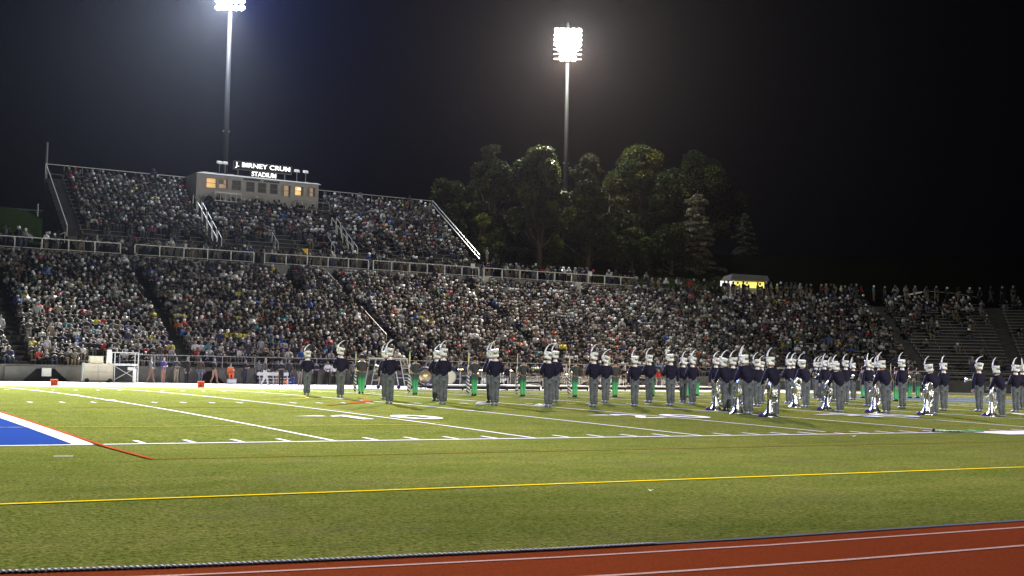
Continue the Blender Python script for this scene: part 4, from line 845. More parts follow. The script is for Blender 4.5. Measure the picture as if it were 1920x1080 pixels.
cm = np_mesh('crowd', V, Fq, col_mat('crowd_clothes'), Cc); cm.shade_smooth()
tag(link(bpy.data.objects.new('crowd', cm)), 'dense mass of seated spectators filling both grandstands', 'crowd', kind='stuff')
print('crowd', len(seats), len(V), len(indset))
# ------------------------------------------------------------ far sideline people
FAR = [(17.6, 62.6, 2, 'grey', 'walking in a grey shirt left of the person in purple', 60, (.10, .055, .04)), (18.3, 62.0, 1, 'purple', 'in a purple shirt and bare legs by the stand wall', 30, (.14, .075, .055)), (20.2, 63.0, 0, 'black', 'all in black against the stand wall', 20, None), (22.0, 62.6, 2, 'black', 'in black shirt and shorts right of the second portal', 40, (.2, .12, .08)), (24.3, 62.8, 1, 'black', 'in a black jacket left of the white bench', 20, None), (25.4, 63.2, 0, 'grey', 'in a grey top just behind the white bench', 0, None), (22.9, 54.9, 2, 'charcoal', 'stepping in dark top and pale shorts on the white apron', 70, (.3, .3, .27)), (26.6, 62.6, 0, 'black', 'in black top and tan shorts beside the orange bucket', 10, (.28, .2, .13)), (24.9, 57.3, 1, 'black', 'in black with pale hair standing on the white apron', -20, (.012, .012, .012)), (28.4, 62.4, 1, 'white', 'in a white shirt, leftmost of the white-shirted group', 10, (.01, .01, .01)), (29.0, 62.6, 0, 'white', 'in a white shirt, second of the white-shirted group', -10, (.01, .01, .01)), (26.6, 58.2, 0, 'black', 'in black top and khaki trousers left of the first musician', 0, (.15, .13, .09)), (30.3, 62.3, 1, 'white', 'in a white shirt between the first two musicians', 0, (.01, .01, .01)), (30.9, 62.5, 0, 'white', 'in a white shirt right beside another between the first musicians', 0, (.01, .01, .01)), (31.7, 62.4, 1, 'black', 'in black with folded arms between the first musicians', 0, (.02, .02, .02)), (33.0, 61.8, 0, 'maroon', 'in a maroon top left of the second musician', 0, None), (34.4, 62.0, 1, 'white', 'in a white shirt left of the first green performer', 0, (.012, .012, .012)), (34.4, 60.0, 0, 'tan', 'in a tan top left of the metal ladder frames', 0, None), (39.35, 51.97, 0, 'black', 'all in black beside the low white platforms', 20, (.012, .012, .012)), (35.6, 55.6, 0, 'black', 'in black behind the bass drum', 0, None), (37.2, 53.6, 1, 'charcoal', 'in charcoal behind the drum rack left part', 0, None), (38.5, 55.5, 1, 'black', 'in black behind the second keyboard', 0, None), (41.6, 53.5, 1, 'white', 'in white behind the keyboards near the fourth performer', 0, None), (43.1, 54.5, 1, 'black', 'in black behind the third keyboard', 0, None), (45.2, 56.5, 0, 'grey', 'in grey behind the keyboards right of centre', 0, None), (47.5, 56.0, 1, 'black', 'in black behind the fourth keyboard', 0, None), (50.5, 57.5, 0, 'yellow', 'in a yellow top behind the plumed musicians', 0, None), (53.0, 57.0, 1, 'black', 'in black near the tall metal frame', 0, None), (57.0, 58.5, 0, 'blue', 'in a blue top behind the plumed musicians', 0, None), (57.8, 58.8, 0, 'red', 'in a red top beside one in blue', 0, None), (19.4, 62.8, 1, 'charcoal', 'in charcoal between the person in purple and one all in black', 10, None), (21.2, 63.2, 0, 'dark brown', 'in dark brown leaning near the second portal, left side', -20, None), (27.6, 63.0, 0, 'charcoal', 'in charcoal beside the small blue barrel', 15, None), (29.7, 63.0, 1, 'navy', 'in navy half hidden behind the white-shirted group', 0, None), (32.4, 62.6, 0, 'grey', 'in grey with back to the wall between the first two musicians', 0, None), (35.6, 62.4, 1, 'charcoal', 'in charcoal near the wall right of the second musician', 10, None), (36.9, 62.2, 0, 'black', 'in black near the wall above the ladder frames', -10, None), (38.4, 62.5, 1, 'grey', 'in grey near the wall above the gong', 0, None), (40.3, 61.8, 0, 'navy', 'in navy near the wall above the bass drum', 15, None), (42.6, 62.0, 1, 'black', 'in black by the wall behind the drum racks', 0, None), (44.9, 61.6, 0, 'charcoal', 'in charcoal by the wall behind the second keyboard', 5, None), (48.8, 61.5, 1, 'navy', 'in navy by the wall behind the fourth keyboard', 0, None), (52.4, 61.0, 0, 'black', 'in black by the wall behind the fifth performer', 0, None), (56.2, 61.5, 1, 'maroon', 'in maroon by the wall behind the last keyboard', 0, None)]
for x, y, k, top, words, rz, pn in FAR:
    o = bpy.data.objects.new('person', STD[k]); link(o); o.location = (x, y, .01); o.rotation_euler = (0, 0, R_(rz)); sc = random.uniform(.95, 1.04); o.scale = (sc,) * 3
    o['shirt'] = [float(c) for c in dict((a, b) for a, b, _ in TOPS)[top]]; o['hair'] = list(HAIRS[random.choice((0, 1, 1, 3, 5))][1]); o['skin'] = list(SKN[random.choice((0, 1, 2))]); o['pants'] = list(pn or random.choice(PNT))
    tag(o, 'person ' + words, 'person', 'people along the far sideline')
o = bpy.data.objects.new('person', SIT[1]); link(o); o.location = (23.2, 62.9, .25); o['shirt'] = [.62, .13, .03]; o['hair'] = [.05, .03, .02]; o['skin'] = list(SKN[0]); o['pants'] = [.62, .13, .03]
tag(o, 'person in bright orange sitting above the white cooler by the wall', 'person', 'people along the far sideline')
t = thing('cooler', 'small white cooler on the ground below the orange person', 'cooler', (23.2, 62.4, .005)); MB().box(-.28, .28, -.18, .18, 0, .3).build('box', mat('cooler_white', (.6, .6, .6)), t); MB().box(-.3, .3, -.2, .2, .303, .36).build('lid', mat('cooler_grey', (.3, .3, .32)), t)
MB().lathe([(.13, 0), (.16, .32), (.165, .34), (.15, .34), (.14, .05)], 12).build('bucket', mat('orange_bucket', (.6, .15, .03)), smooth=True, label='orange bucket on the ground by the wall right of the bench', cat='bucket').location = (27.2, 62.5, .005)
MB().lathe([(.16, 0), (.18, .45), (.18, .5), (.1, .52)], 12).build('barrel', mat('blue_barrel', (.03, .05, .3)), smooth=True, label='small blue barrel by the wall left of the white-shirted group', cat='barrel').location = (28.0, 63.3, .005)
# ------------------------------------------------------------ sideline equipment
MET = mat('dull_metal', (.42, .42, .40), .4, metal=.5); BLK2 = mat('black_gear', (.012, .012, .013), .6); BEI = mat('beige_panel', (.40, .36, .27), .8, noise=.08, nscale=3)
def marker(x, y, txt, label):
    t = thing('yard_marker', label, 'marker', (x, y, .012), 0, 'orange yard markers'); m_ = mat('orange_foam', (.62, .085, .02), .8)
    MB().box(-.19, .19, -.1, .1, 0, .36).build('block', m_, t); text(txt, .26, -.13, .07, 'number', mat('marker_ink', (.2, .015, .01)), t, y=-.105, height=.22, ext=.004, off=.02)
marker(9.0, 50.2, '10', 'orange foam yard marker reading 10 at the far sideline, farther left'); marker(17.1, 49.6, '20', 'orange foam yard marker reading 20 at the far sideline, farther right')
ct = thing('equipment_cart', 'tall beige equipment cart with a box on top by the stand wall', 'cart', (13.3, 62.7, .005))
MB().box(0, 1.85, 0, .8, .14, 1.25).build('body', BEI, ct); MB().box(.85, .88, -.012, -.003, .16, 1.2).box(0, 1.85, -.012, -.003, .68, .71).build('panel_seam', _m['grey_rail'], ct)
MB().box(.35, 1.2, .1, .6, 1.253, 1.75).build('top_box', mat('cream_box', (.52, .49, .36), .8), ct); MB().box(-.08, -.003, .1, .5, .1, 1.3).build('end_post', RAILW, ct)
for x in (.15, 1.65): MB().lathe([(.14, -.05), (.14, .05)], 14, Matrix.Translation((x, -.02, .14)) @ Matrix.Rotation(PI / 2, 4, 'X')).build('wheel', BLK2, ct)
MB().box(-.14, .14, -.1, .1, 1.25, 2.2).build('signpost', mat('white_post', (.6, .6, .57), .6), label='white upright box beside the metal tower', cat='post').location = (14.9, 62.95, .005)
MB().box(-.13, .13, -.1, .1, .0, 1.25).build('signpost_base', BLK2, bpy.data.objects['signpost']).location = (0, 0, 0)
tw = thing('metal_tower', 'wheeled metal scaffold tower with guard rails by the stand wall', 'scaffold', (15.2, 62.6, .005)); W_ = 1.55
for x in (0, W_):
    for y in (0, .9): MB().bar((x, y, 0), (x, y, 2.05), .05).build('upright', RAILM, tw)
for z in (2.02, 1.25): MB().bar((0, 0, z), (W_, 0, z), .05).bar((0, .9, z), (W_, .9, z), .05).build('guard_bar', RAILM, tw)
MB().box(0, W_, 0, .9, 1.15, 1.2).build('deck', MET, tw); MB().bar((0, -.03, .2), (W_, -.03, 1.1), .025).build('brace', MET, tw); MB().bar((0, -.03, 1.1), (W_, -.03, .2), .025).build('brace', MET, tw)
MB().box(.1, 1.45, .85, .88, .1, 1.12).build('back_panel', BLK2, tw); MB().box(1.2, 1.42, -.1, -.04, 0, .95).build('water_jug_stack', mat('jug_white', (.6, .6, .58)), tw); MB().box(.85, 1.3, -.08, -.04, .85, 1.05).build('notice_board', mat('notice', (.5, .5, .48)), tw)
bn = thing('team_bench', 'long pale aluminium team bench with backrest by the stand wall', 'bench', (24.9, 61.6, .005))
MB().box(0, 2.3, .0, .3, .42, .46).build('seat', RAILW, bn); MB().box(0, 2.3, .36, .40, .62, .86).build('backrest', RAILW, bn); MB().box(0, 2.3, -.3, -.1, .18, .21).build('foot_plank', RAILW, bn)
for x in (.1, 1.1, 2.15): MB().bar((x, .0, 0), (x + .05, .15, .45), .05).bar((x + .05, .3, 0), (x + .05, .38, .9), .05).build('leg', RAILM, bn)
# ladder frames
for n, (x, lean, lb) in enumerate(((28.0, .35, 'leaning metal ladder frame left of the fourth musician'), (30.4, -.35, 'leaning metal ladder frame right of the fourth musician'))):
    t = thing('ladder_frame', lb, 'frame', (x, 50.6, .005), 0, 'metal ladder frames')
    for dx in (0, .45, .95):
        MB().bar((dx, 0, .2), (dx + lean, .1, 1.95), .05).build('leg', MET, t)
    for z in (.55, .95, 1.35): f = (z - .2) / 1.75; MB().bar((.45 + lean * f, .1 * f, z), (.95 + lean * f, .1 * f, z), .035).build('rung', MET, t)
    MB().bar((lean - .05, .1, 1.95), (lean + 1.0, .1, 1.95), .07).build('top_bar', MET, t)
    for dx in (0, .95): MB().lathe([(.12, -.05), (.12, .05)], 12, Matrix.Translation((dx, 0, .12)) @ Matrix.Rotation(PI / 2, 4, 'X')).build('wheel', BLK2, t)
gg = thing('gong', 'brass gong in a round black frame on the far sideline', 'gong', (32.3, 50.6, .005), R_(-15))
MB().lathe([(.001, -.03), (.12, -.04), (.14, -.01), (.36, .0), (.40, .03), (.40, .05)], 28, Matrix.Translation((0, 0, .82)) @ Matrix.Rotation(PI / 2, 4, 'X')).build('disc', mat('gong_brass', (.62, .52, .28), .35, metal=.7, noise=.35, nscale=5), gg, smooth=True)
MB().tube([(.56 * cos(a), .02, .82 + .56 * sin(a)) for a in np.linspace(0, 2 * PI, 25)], .07, 8).build('ring_frame', BLK2, gg, smooth=True)
MB().box(-.45, .45, -.2, .3, .1, .24).build('base', BLK2, gg)
for x in (-.3, .0, .3): MB().lathe([(.06, -.03), (.06, .03)], 10, Matrix.Translation((x, -.22, .07)) @ Matrix.Rotation(PI / 2, 4, 'X')).build('castor', RAILW, gg)
bd = thing('bass_drum', 'large cream-headed bass drum behind the sixth musician', 'drum', (34.35, 51.2, .005), R_(-20)); M = Matrix.Translation((0, 0, .82)) @ Matrix.Rotation(PI / 2, 4, 'X')
MB().lathe([(.47, -.25), (.47, .25)], 28, M).build('shell', BLK2, bd, smooth=True); MB().lathe([(.44, .252), (.44, .262), (.001, .264)], 28, M).build('drum_head', mat('drum_head', (.58, .56, .42), .7), bd); MB().tube([(.47 * cos(a), -.27, .82 + .47 * sin(a)) for a in np.linspace(0, 2 * PI, 25)], .02, 6).build('hoop', MET, bd)
MB().bar((-.3, 0, 0), (-.2, 0, .4), .05).bar((.3, 0, 0), (.2, 0, .4), .05).build('stand', MET, bd)
def marimba():
    t = thing('marimba', 'm', 'marimba')
    MB().box(-1.1, 1.1, -.4, .4, .80, .84).build('frame', BLK2, t)
    mb = MB()
    for i in range(36): x = -1.05 + i * .06; L = .36 - .004 * i; mb.box(x, x + .048, -L, -.02, .85, .87); 
    mb.build('bars', mat('rosewood_bars', (.10, .035, .02), .4), t)
    mb = MB()
    for i in range(18): x = -1.0 + i * .115; h = .5 * (1 - .02 * i) * (.75 + .25 * cos(i * .5)); mb.tube([(x, -.22, .79), (x, -.22, .79 - h)], .03, 6)
    mb.build('resonators', SIL, t)
    for x in (-1.0, 1.0):
        for y in (-.3, .3): MB().bar((x, y, .1), (x, y, .8), .05).build('leg', MET, t)
    MB().bar((-1, -.3, .2), (1, -.3, .2), .05).build('lower_bar', MET, t)
    for x in (-1.0, 1.0): MB().lathe([(.09, -.03), (.09, .03)], 12, Matrix.Translation((x, -.3, .09)) @ Matrix.Rotation(PI / 2, 4, 'X')).build('wheel', BLK2, t)
    return t
mr = marimba()
for n, (x, y, lb) in enumerate(((37.9, 51.4, 'marimba behind the low white platforms, leftmost keyboard'), (41.2, 52.0, 'marimba between the fourth performer and the ninth musician'), (44.0, 52.8, 'marimba behind the tenth and eleventh musicians'), (47.3, 53.6, 'marimba behind the sixth green-trousered performer'), (50.4, 54.6, 'marimba left of the tall pale frame'), (56.8, 56.2, 'marimba farthest right behind the musicians'))):
    o = mr if n == 0 else tree_copy(mr); o['group'] = 'marimbas on the far sideline'; o['category'] = 'marimba'; fin(o, (x, y, .05), R_(random.uniform(-8, 8)), 1.0, lb)
def drum_rack():
    t = thing('drum_rack', 'd', 'drum set')
    for x in (-.8, 0, .8): MB().bar((x, 0, 0), (x, 0, 1.25), .04).build('stand', MET, t)
    for k, (x, z, r) in enumerate(((-.8, 1.28, .22), (0, 1.45, .25), (.8, 1.25, .22), (.4, 1.05, .2))): MB().lathe([(.02, .03), (r, 0), (r, .008), (.02, .04)], 18, Matrix.Translation((x, -.05, z)) @ Matrix.Rotation(.25, 4, 'X')).build('cymbal', mat('cymbal', (.75, .68, .4), .25, metal=1), t, smooth=True)
    for k, (x, z) in enumerate(((-.55, .75), (-.18, .78), (.2, .78), (.56, .75))):
        d_ = MB().lathe([(.17, -.14), (.17, .12)], 16, Matrix.Translation((x, -.1, z))).build('tom', BLK2, t, smooth=True); MB().lathe([(.175, .121), (.175, .14), (.001, .141)], 16, Matrix.Translation((x, -.1, z))).build('tom_head', mat('tom_head', (.6, .6, .57)), d_)
    MB().lathe([(.3, -.2), (.3, .2)], 20, Matrix.Translation((0, .1, .32)) @ Matrix.Rotation(PI / 2, 4, 'X')).build('kick_drum', BLK2, t, smooth=True)
    MB().bar((-.8, 0, .62), (.8, 0, .62), .035).build('cross_bar', MET, t)
    return t
dr = drum_rack()
for n, (x, y, lb) in enumerate(((35.9, 50.9, 'drum and cymbal rack just right of the bass drum'), (39.9, 53.8, 'drum and cymbal rack behind the leftmost keyboards'), (45.9, 55.0, 'drum and cymbal rack behind the fifth performer'), (53.6, 56.0, 'drum and cymbal rack in front of the tall pale frame'))):
    o = dr if n == 0 else tree_copy(dr); o['group'] = 'drum racks on the far sideline'; o['category'] = 'drum set'; fin(o, (x, y, .03), R_(random.uniform(-10, 10)), 1.0, lb)
for n, (x, y, L, lb) in enumerate(((31.55, 47.5, 2.1, 'low white-topped platform behind the sixth musician'), (34.3, 48.0, 2.0, 'low white-topped platform behind the third performer'), (37.3, 48.6, 2.9, 'low white-topped platform behind the fourth performer'), (42.2, 49.6, 2.6, 'low white-topped platform behind the fifth performer'), (46.2, 50.6, 2.6, 'low white-topped platform left of the thirteenth musician'), (50.0, 51.4, 3.6, 'low white-topped platform behind the fourteenth musician'), (55.0, 52.6, 3.8, 'low white-topped platform behind the seventeenth musician'))):
    t = thing('platform', lb, 'platform', (x, y, .012), R_(6), 'low platforms on the far sideline'); MB().box(0, L, 0, 1.1, .07, .26).build('frame', BLK2, t); MB().box(-.03, L + .03, -.03, 1.13, .263, .36).build('top', mat('platform_white', (.6, .6, .6), .6), t)
    for q in (.1, L - .1): MB().lathe([(.05, -.03), (.05, .03)], 8, Matrix.Translation((q, -.0, .05)) @ Matrix.Rotation(PI / 2, 4, 'X')).build('castor', BLK2, t)
for n, (x, y, w, h, lb) in enumerate(((51.9, 57.6, 1.7, 2.0, 'pale metal frame with a white bag behind the fourteenth musician'), (46.0, 56.8, 1.5, 1.8, 'pale metal frame right of the sixth performer'), (62.5, 50.5, 2.4, 1.9, 'pale pitched metal frame between musicians at the far right'), (80.0, 52.0, 2.4, 1.9, 'pale metal frame at the far right end'))):
    t = thing('equipment_rack', lb, 'rack', (x, y, .02), 0, 'pale metal frames on the far sideline')
    for q in (0, w): MB().bar((q, 0, 0), (q, 0, h), .06).build('upright', RAILM, t); MB().bar((q, 0, h), (q, 1.0, 0), .05).build('brace', RAILM, t)
    MB().bar((0, 0, h), (w, 0, h), .06).bar((0, 0, h * .5), (w, 0, h * .5), .04).build('cross_bar', RAILM, t)
    if n in (0,): MB().tube([(.1, -.1, .5), (.5, -.1, .8), (1.0, -.1, .72), (1.4, -.1, .95)], [.08, .16, .14, .05], 8).build('white_bag', HATW, t, smooth=True)
# speakers and road cases scattered behind the pit
for n, (x, y, w, h, lb) in enumerate(((36.6, 54.8, .7, .9, 'black road case left of the leftmost drum rack'), (40.2, 50.6, .9, .6, 'black road case near the fourth performer'), (43.0, 56.2, .6, 1.2, 'black loudspeaker behind the third keyboard'), (49.0, 57.8, .6, 1.3, 'black loudspeaker behind the fourth keyboard'), (33.2, 56.5, 1.6, .9, 'wide black road case behind the gong'), (59.5, 57.6, 1.0, 1.1, 'black road case right of the last keyboard'), (66.0, 52, 1.2, 1.3, 'dark covered cart beside the pitched frame'))):
    t = thing('road_case', lb, 'case', (x, y, .02), 0, 'road cases behind the instruments'); MB().box(0, w, 0, .6, .08, h).build('case', BLK2, t); MB().box(-.01, w + .01, -.01, .61, h * .7, h * .7 + .03).build('metal_edge', MET, t)
    for q in (.08, w - .08): MB().lathe([(.04, -.02), (.04, .02)], 8, Matrix.Translation((q, .05, .04)) @ Matrix.Rotation(PI / 2, 4, 'X')).build('castor', MET, t)
MB().box(-.3, .3, -.02, .02, 0, .55).build('wall_notice', mat('notice', (.5, .5, .48)), label='small pale notice on the stand wall beside the left portal', cat='notice').location = (11.2, YC + R0 - .2, .35)
for x, z, lb in ((26.2, 12.3 - .75, 'small white square sign above the walkway, left one'), (54.6, 11.3, 'small white square sign above the walkway near the trees'), (68.6, 11.3, 'white square sign above the right end of the walkway railing')):
    t = thing('square_sign', lb, 'sign', (x, 84.55, 10.3), 0, 'small square signs on the walkway'); MB().box(-.03, .03, 0, .04, 0, .95).build('post', _m['grey_rail'], t); MB().box(-.23, .23, -.03, -.002, .95, 1.42).build('panel', mat('sign_white', (.55, .55, .55)), t)
t = thing('yellow_flag', 'small yellow pennant above the walkway railing below the press box', 'flag', (37.3, 84.6, 10.3)); MB().bar((0, 0, 0), (0, 0, 1.75), .03).build('pole', MET, t)
MB().add([(-.02, -.03, 1.75), (-.55, -.05, 1.68), (-.3, -.06, 1.35), (-.02, -.03, 1.2), (-.02, .0, 1.75), (-.55, -.02, 1.68), (-.3, -.03, 1.35), (-.02, 0, 1.2)], [(0, 1, 2, 3), (7, 6, 5, 4), (0, 4, 5, 1), (1, 5, 6, 2), (2, 6, 7, 3)]).build('cloth', mat('pennant_yellow', (.65, .42, .02), .8), t)
# kiosk behind the rim
kx, ky = P(XC + 18.5, RB + 4.2); kk = thing('refreshment_kiosk', 'small kiosk with grey roof and glowing yellow underside behind the top of the stand', 'kiosk', (kx, ky, 9.8), R_(-22))
MB().box(-2.0, 2.0, .5, 2.6, 0, 2.0).build('wall', mat('kiosk_wall', (.3, .3, .28)), kk)
MB().add([(-2.3, -.9, 2.05), (2.3, -.9, 2.05), (2.3, 2.8, 2.05), (-2.3, 2.8, 2.05), (-2.0, -.7, 2.75), (2.1, -.7, 2.65), (2.0, 2.6, 2.7), (-1.9, 2.6, 2.7)], [(0, 3, 2, 1), (4, 5, 6, 7), (0, 1, 5, 4), (1, 2, 6, 5), (2, 3, 7, 6), (3, 0, 4, 7)]).build('roof', mat('kiosk_roof', (.10, .10, .10), .7, noise=.15, nscale=2), kk)
MB().box(-1.6, 2.1, .35, .45, 1.3, 2.0).build('lit_counter', mat('kiosk_yellow', (.8, .75, .2), emit=(1, .88, .18), estr=1.0), kk); MB().box(-3.3, -1.7, -.4, -.3, 1.35, 1.95).build('lit_panel', mat('kiosk_white', (.9, .9, .9), emit=(1, 1, .95), estr=.9), kk)
for x in (-1.9, 1.9): MB().box(x - .04, x + .04, -.8, -.72, 0, 2.05).build('post', MET, kk)
# long pale banner rail at the far right rim
pts = [P(XC + a, RB + .8) for a in (33.5, 36.6, 39.5, 41.8)]; zz = (10.25, 10.95, 10.75, 10.3)
t = thing('awning_rail', 'long pale bar rising and falling along the rim at the far right', 'railing', (*pts[0], 10.0), 0, 'railings of the stands')
for k in range(3):
    a = Vector((*pts[k], zz[k])) - t.location; b_ = Vector((*pts[k + 1], zz[k + 1])) - t.location
    MB().bar(a, b_, .1, .16 if k == 0 else .06).build('bar', RAILM if k == 0 else _m['grey_rail'], t); MB().bar(a - Vector((0, 0, 1.2)), a, .05).build('post', _m['grey_rail'], t)
# ------------------------------------------------------------ left background
t = thing('street_lamp_post', 'thin tall grey post beside the left edge of the upper stand', 'post', (17.05, 100, 11)); MB().tube([(0, 0, 0), (0, 0, 10.9)], [.16, .10], 10).build('pole', mat('post_grey', (.13, .13, .13), .7), t); MB().box(-.18, .18, -.18, .18, 0, .1).build('base', CONC, t)
t = thing('fence', 'dark board fence on the slope at the far left', 'fence', (5, 116, 14.2), R_(-2))
for i in range(7): MB().box(i * 2.9, i * 2.9 + .12, -.05, .05, 0, 2.9).build('post', mat('fence_post', (.07, .07, .06)), t)
MB().box(-1, 19, .06, .12, .1, 3.0).build('boards', mat('fence_boards', (.045, .045, .038), .95, noise=.35, nscale=1.3), t)
t = thing('lit_post', 'short pale post catching light at the far left slope', 'post', (18.2, 110, 14.6)); MB().tube([(0, 0, 0), (0, 0, 2.6)], [.09, .07], 8).build('pole', mat('pale_post', (.4, .4, .3)), t); MB().lathe([(.14, 0), (.05, .1)], 8).build('base', CONC, t)
# ------------------------------------------------------------ trees
LEAF = bpy.data.materials.new('foliage'); LEAF.use_nodes = True; nt = LEAF.node_tree; b = nt.nodes['Principled BSDF']; a = nt.nodes.new('ShaderNodeAttribute'); a.attribute_name = 'tint'
nt.links.new(a.outputs['Color'], b.inputs['Base Color']); b.inputs['Roughness'].default_value = .6; b.inputs['Specular IOR Level'].default_value = .2
tr = nt.nodes.new('ShaderNodeBsdfTranslucent'); nt.links.new(a.outputs['Color'], tr.inputs['Color']); mxs = nt.nodes.new('ShaderNodeMixShader'); mxs.inputs[0].default_value = .35
nt.links.new(b.outputs[0], mxs.inputs[1]); nt.links.new(tr.outputs[0], mxs.inputs[2]); nt.links.new(mxs.outputs[0], nt.nodes['Material Output'].inputs['Surface'])
BARK = mat('bark', (.06, .045, .035), .95, noise=.3, nscale=6, bump=.8, bscale=20)
def leaves(C, N, size, col, flat=.6):
    n = len(C); a = rng.uniform(0, 2 * PI, n); el = rng.normal(0, flat, n); L = size * rng.uniform(.6, 1.4, n)
    u = np.stack([np.cos(a) * np.cos(el), np.sin(a) * np.cos(el), np.sin(el)], 1); w = rng.normal(size=(n, 3)); w -= (w * u).sum(1)[:, None] * u; w /= np.linalg.norm(w, axis=1)[:, None]
    u *= L[:, None]; w *= (L * .55)[:, None]
    V = np.stack([C - u, C + w * .9, C + u, C - w * .9], 1).reshape(-1, 3); F_ = np.arange(4 * n).reshape(n, 4)
    c = np.repeat(np.array(col)[None] * np.array([.56, .55, .42]) * rng.uniform(.65, 1.35, (n, 1)) * np.array([rng.uniform(.8, 1.25), 1, 1])[None], 4, 0); return V, F_, np.concatenate([c, np.ones((4 * n, 1))], 1)
def broad(loc, H, rad, label, col=(.05, .07, .018), lobes=26, dens=230, low=.22, group='trees on the slope behind the stands', seed=0, leaf=.20):
    t = thing('leafy_tree', label, 'tree', loc, 0, group); r = np.random.default_rng(seed + 5)
    mb = MB(); top = Vector((r.normal(0, .2), r.normal(0, .2), H * .8)); mb.tube([(0, 0, -.5), (0, 0, H * .15), top * .5, top], [rad * .11 + .05, rad * .085 + .04, rad * .06 + .03, .04], 8)
    Cs = []
    for i in range(int(lobes * 2.0)):
        f = r.uniform(low, 1.0) ** .9; z = H * f; env = rad * (math.sin(PI * min(1, (f - low * .6) / (1.04 - low * .6)) ** .75) ** .6) ; a = r.uniform(0, 2 * PI); rr = env * r.uniform(.25, 1.15)
        c = Vector((rr * cos(a), rr * sin(a), z)); Cs.append((c + Vector(r.normal(0, .25, 3)), (r.uniform(.3, 1.0) ** 1.3) * rad * .30 + .18)); st = top * min(.95, max(.15, f - .18)) ; mb.tube([st, (st + c) / 2 + Vector((0, 0, -.1)), c], [.07, .05, .02], 5)
    mb.build('trunk', BARK, t, smooth=True)
    Vs, Fs, Cl_ = [], [], []; n0 = 0
    for c, cr in Cs:
        n = int(dens * .75 * cr ** 2 / .5) + 40; d_ = r.normal(size=(n, 3)); d_ /= np.linalg.norm(d_, axis=1)[:, None]; p_ = d_ * (cr * r.uniform(.45, 1.12, (n, 1)) ** .7) * np.array([1.1, 1.1, .85]) + np.array(c)
        k = r.uniform(.5, 1.4); V_, F_, c_ = leaves(p_, None, leaf, np.array(col) * k * (np.array([2.6, 2.5, 1.0]) if r.random() < .14 else 1)); Vs.append(V_); Fs.append(F_ + n0); n0 += len(V_); Cl_.append(c_)  # a few lobes get brighter yellow-green leaves, imitating floodlit clumps
    me = np_mesh('crown', np.concatenate(Vs), np.concatenate(Fs), LEAF, np.concatenate(Cl_)); link(bpy.data.objects.new('crown', me), t); return t
def conifer(loc, H, rad, label, col=(.26, .30, .27), tiers=13, seed=0, low=.08):
    t = thing('conifer_tree', label, 'tree', loc, 0, 'trees on the slope behind the stands'); r = np.random.default_rng(seed + 50)
    MB().tube([(0, 0, -.5), (0, 0, H)], [.2, .03], 8).build('trunk', BARK, t, smooth=True); Ps = []
    for k in range(tiers):
        f = low + (1 - low) * k / tiers; z = H * f; R = rad * (1 - f) ** .5 * r.uniform(.7, 1.15) + .2
        for a in np.arange(0, 2 * PI, 2 * PI / int(6 + 5 * (1 - f))) + r.uniform(0, 1):
            L = R * r.uniform(.45, 1.2); n = int(70 + 120 * L); s_ = r.uniform(.1, 1, n) ** .8; wd = .34 * (1.1 - s_) + .12; lat = r.normal(0, 1, n) * wd * .6; droop = -.16 * L * s_ ** 2 + .10 * L * s_
            Ps.append(np.stack([cos(a) * s_ * L - sin(a) * lat, sin(a) * s_ * L + cos(a) * lat, z + droop + r.uniform(-.3, .3) + r.normal(0, .07, n)], 1))
    C_ = np.concatenate(Ps); V_, F_, c_ = leaves(C_, None, .15, col, .3); link(bpy.data.objects.new('crown', np_mesh('crown', V_, F_, LEAF, c_)), t)
broad((60.2, 101, 13.3), 9.2, 2.3, 'small dark tree just right of the upper stand', seed=1, lobes=20)
broad((64.0, 103, 13.5), 6.5, 2.2, 'low rounded tree between two taller trees behind the stand edge', seed=12, lobes=16)
broad((67.6, 104, 13.6), 13.6, 2.5, 'tall narrow grey-green tree left of the big dark tree', seed=2, col=(.06, .07, .035), lobes=34)
broad((70.4, 97.5, 12.6), 13.4, 3.3, 'big dark tree with bare trunk in front of the light pole, left side', seed=3, col=(.032, .045, .014), lobes=44, low=.34)
broad((74.6, 106, 14.5), 9.0, 2.8, 'bright yellow-green tree directly below the light pole', seed=4, col=(.085, .11, .018), lobes=26)
broad((78.2, 99, 12.9), 10.0, 3.0, 'dark leafy tree right of the light pole in front', seed=5, lobes=34)
broad((82.6, 106, 14.6), 9.6, 2.2, 'lighter tree just right of the light pole behind', seed=6, col=(.075, .09, .03), lobes=20)
broad((86.8, 112, 15.5), 13.8, 3.0, 'tall tree beside the thin bare post', seed=7, lobes=26, col=(.05, .06, .03))
broad((91.0, 106, 14.4), 15.2, 4.4, 'largest tree with lit yellow-green clumps, right group', seed=8, lobes=60, low=.25, col=(.07, .085, .025))
broad((89.0, 97, 12.4), 6.5, 2.6, 'low tree at the foot of the largest tree', seed=9, lobes=20)
broad((112, 120, 17.0), 16.0, 5.2, 'faint dark tree far behind the blue-green conifer', seed=10, lobes=40, col=(.03, .04, .02))
broad((101.5, 112, 15.8), 13.5, 3.2, 'dim tall tree between the largest tree and the conifer', seed=11, lobes=28, col=(.035, .045, .02))
broad((63.2, 98.5, 12.6), 5.5, 2.4, 'low bush-like tree at the right foot of the upper stand', seed=21, lobes=18, low=.05)
broad((72.6, 101.5, 13.4), 6.5, 3.0, 'low dark tree filling in below the big dark tree', seed=22, lobes=22, low=.05)
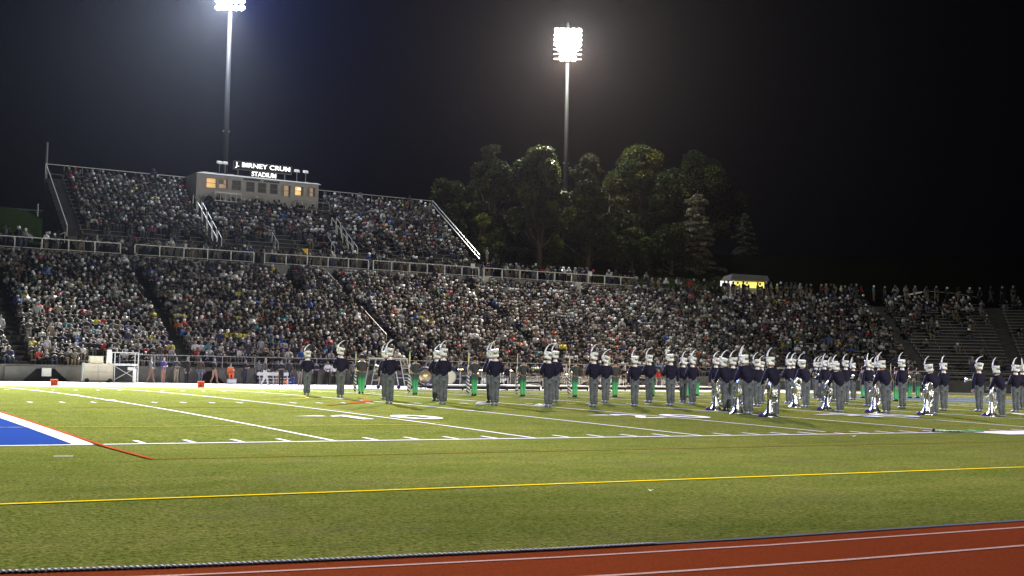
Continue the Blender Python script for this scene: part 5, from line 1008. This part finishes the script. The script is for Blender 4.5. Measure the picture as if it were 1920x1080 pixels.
broad((81.0, 103, 13.8), 7.0, 3.0, 'low dark tree between the light pole and the largest tree', seed=23, lobes=22, low=.05)
broad((85.5, 100, 13.2), 5.5, 2.6, 'low leafy tree left of the green bank', seed=24, lobes=20, low=.05)
broad((96.5, 108, 15.0), 10.5, 3.2, 'dim leafy tree directly behind the conifer', seed=25, lobes=26, low=.1)
broad((66.0, 107, 14.4), 8.5, 2.6, 'dim tree behind the tall narrow tree', seed=26, lobes=22, low=.1)
conifer((93.9, 98, 12.3), 11.8, 3.1, 'blue-green layered conifer right of the leafy trees', seed=1)
conifer((110.6, 108, 15.0), 8.6, 2.2, 'smaller dim conifer farther right', seed=2, col=(.10, .12, .10))
t = thing('bare_post', 'thin bare post standing among the trees', 'post', (87.6, 108, 14.5)); MB().tube([(0, 0, 0), (0, 0, 11.6)], [.13, .07], 8).build('pole', mat('pale_bark', (.22, .20, .18)), t); MB().lathe([(.2, 0), (.1, .15)], 8).build('base', CONC, t)
# shrubs on the bank
C_ = []
for k in range(60):
    s = rng.uniform(74, XC + 18); d = rng.uniform(2.0, 7.5); x, y = P(s, RH + d); C_.append(np.array((x, y, hill_z(d) + .1)) + rng.normal(0, 1, (140, 3)) * np.array([.55, .5, .22]))
V_, F_, c_ = leaves(np.concatenate(C_), None, .12, (.06, .095, .018)); tag(link(bpy.data.objects.new('bank_undergrowth', np_mesh('bank_undergrowth', V_, F_, LEAF, c_))), 'rough green undergrowth on the bank behind the walkway', 'undergrowth', kind='stuff')
# ------------------------------------------------------------ night haze
hz = MB().box(-520, 720, -320, 620, -1.3, 75).build('haze', None, kind='stuff', label='thin night haze lit by the floodlights', cat='haze')
hm = bpy.data.materials.new('haze'); hm.use_nodes = True; nt = hm.node_tree; nt.nodes.remove(nt.nodes['Principled BSDF']); pv = nt.nodes.new('ShaderNodeVolumePrincipled')
pv.inputs['Color'].default_value = (.8, .86, 1, 1); pv.inputs['Density'].default_value = .0000075; pv.inputs['Anisotropy'].default_value = .8
nt.links.new(pv.outputs[0], nt.nodes['Material Output'].inputs['Volume']); hz.data.materials.append(hm)
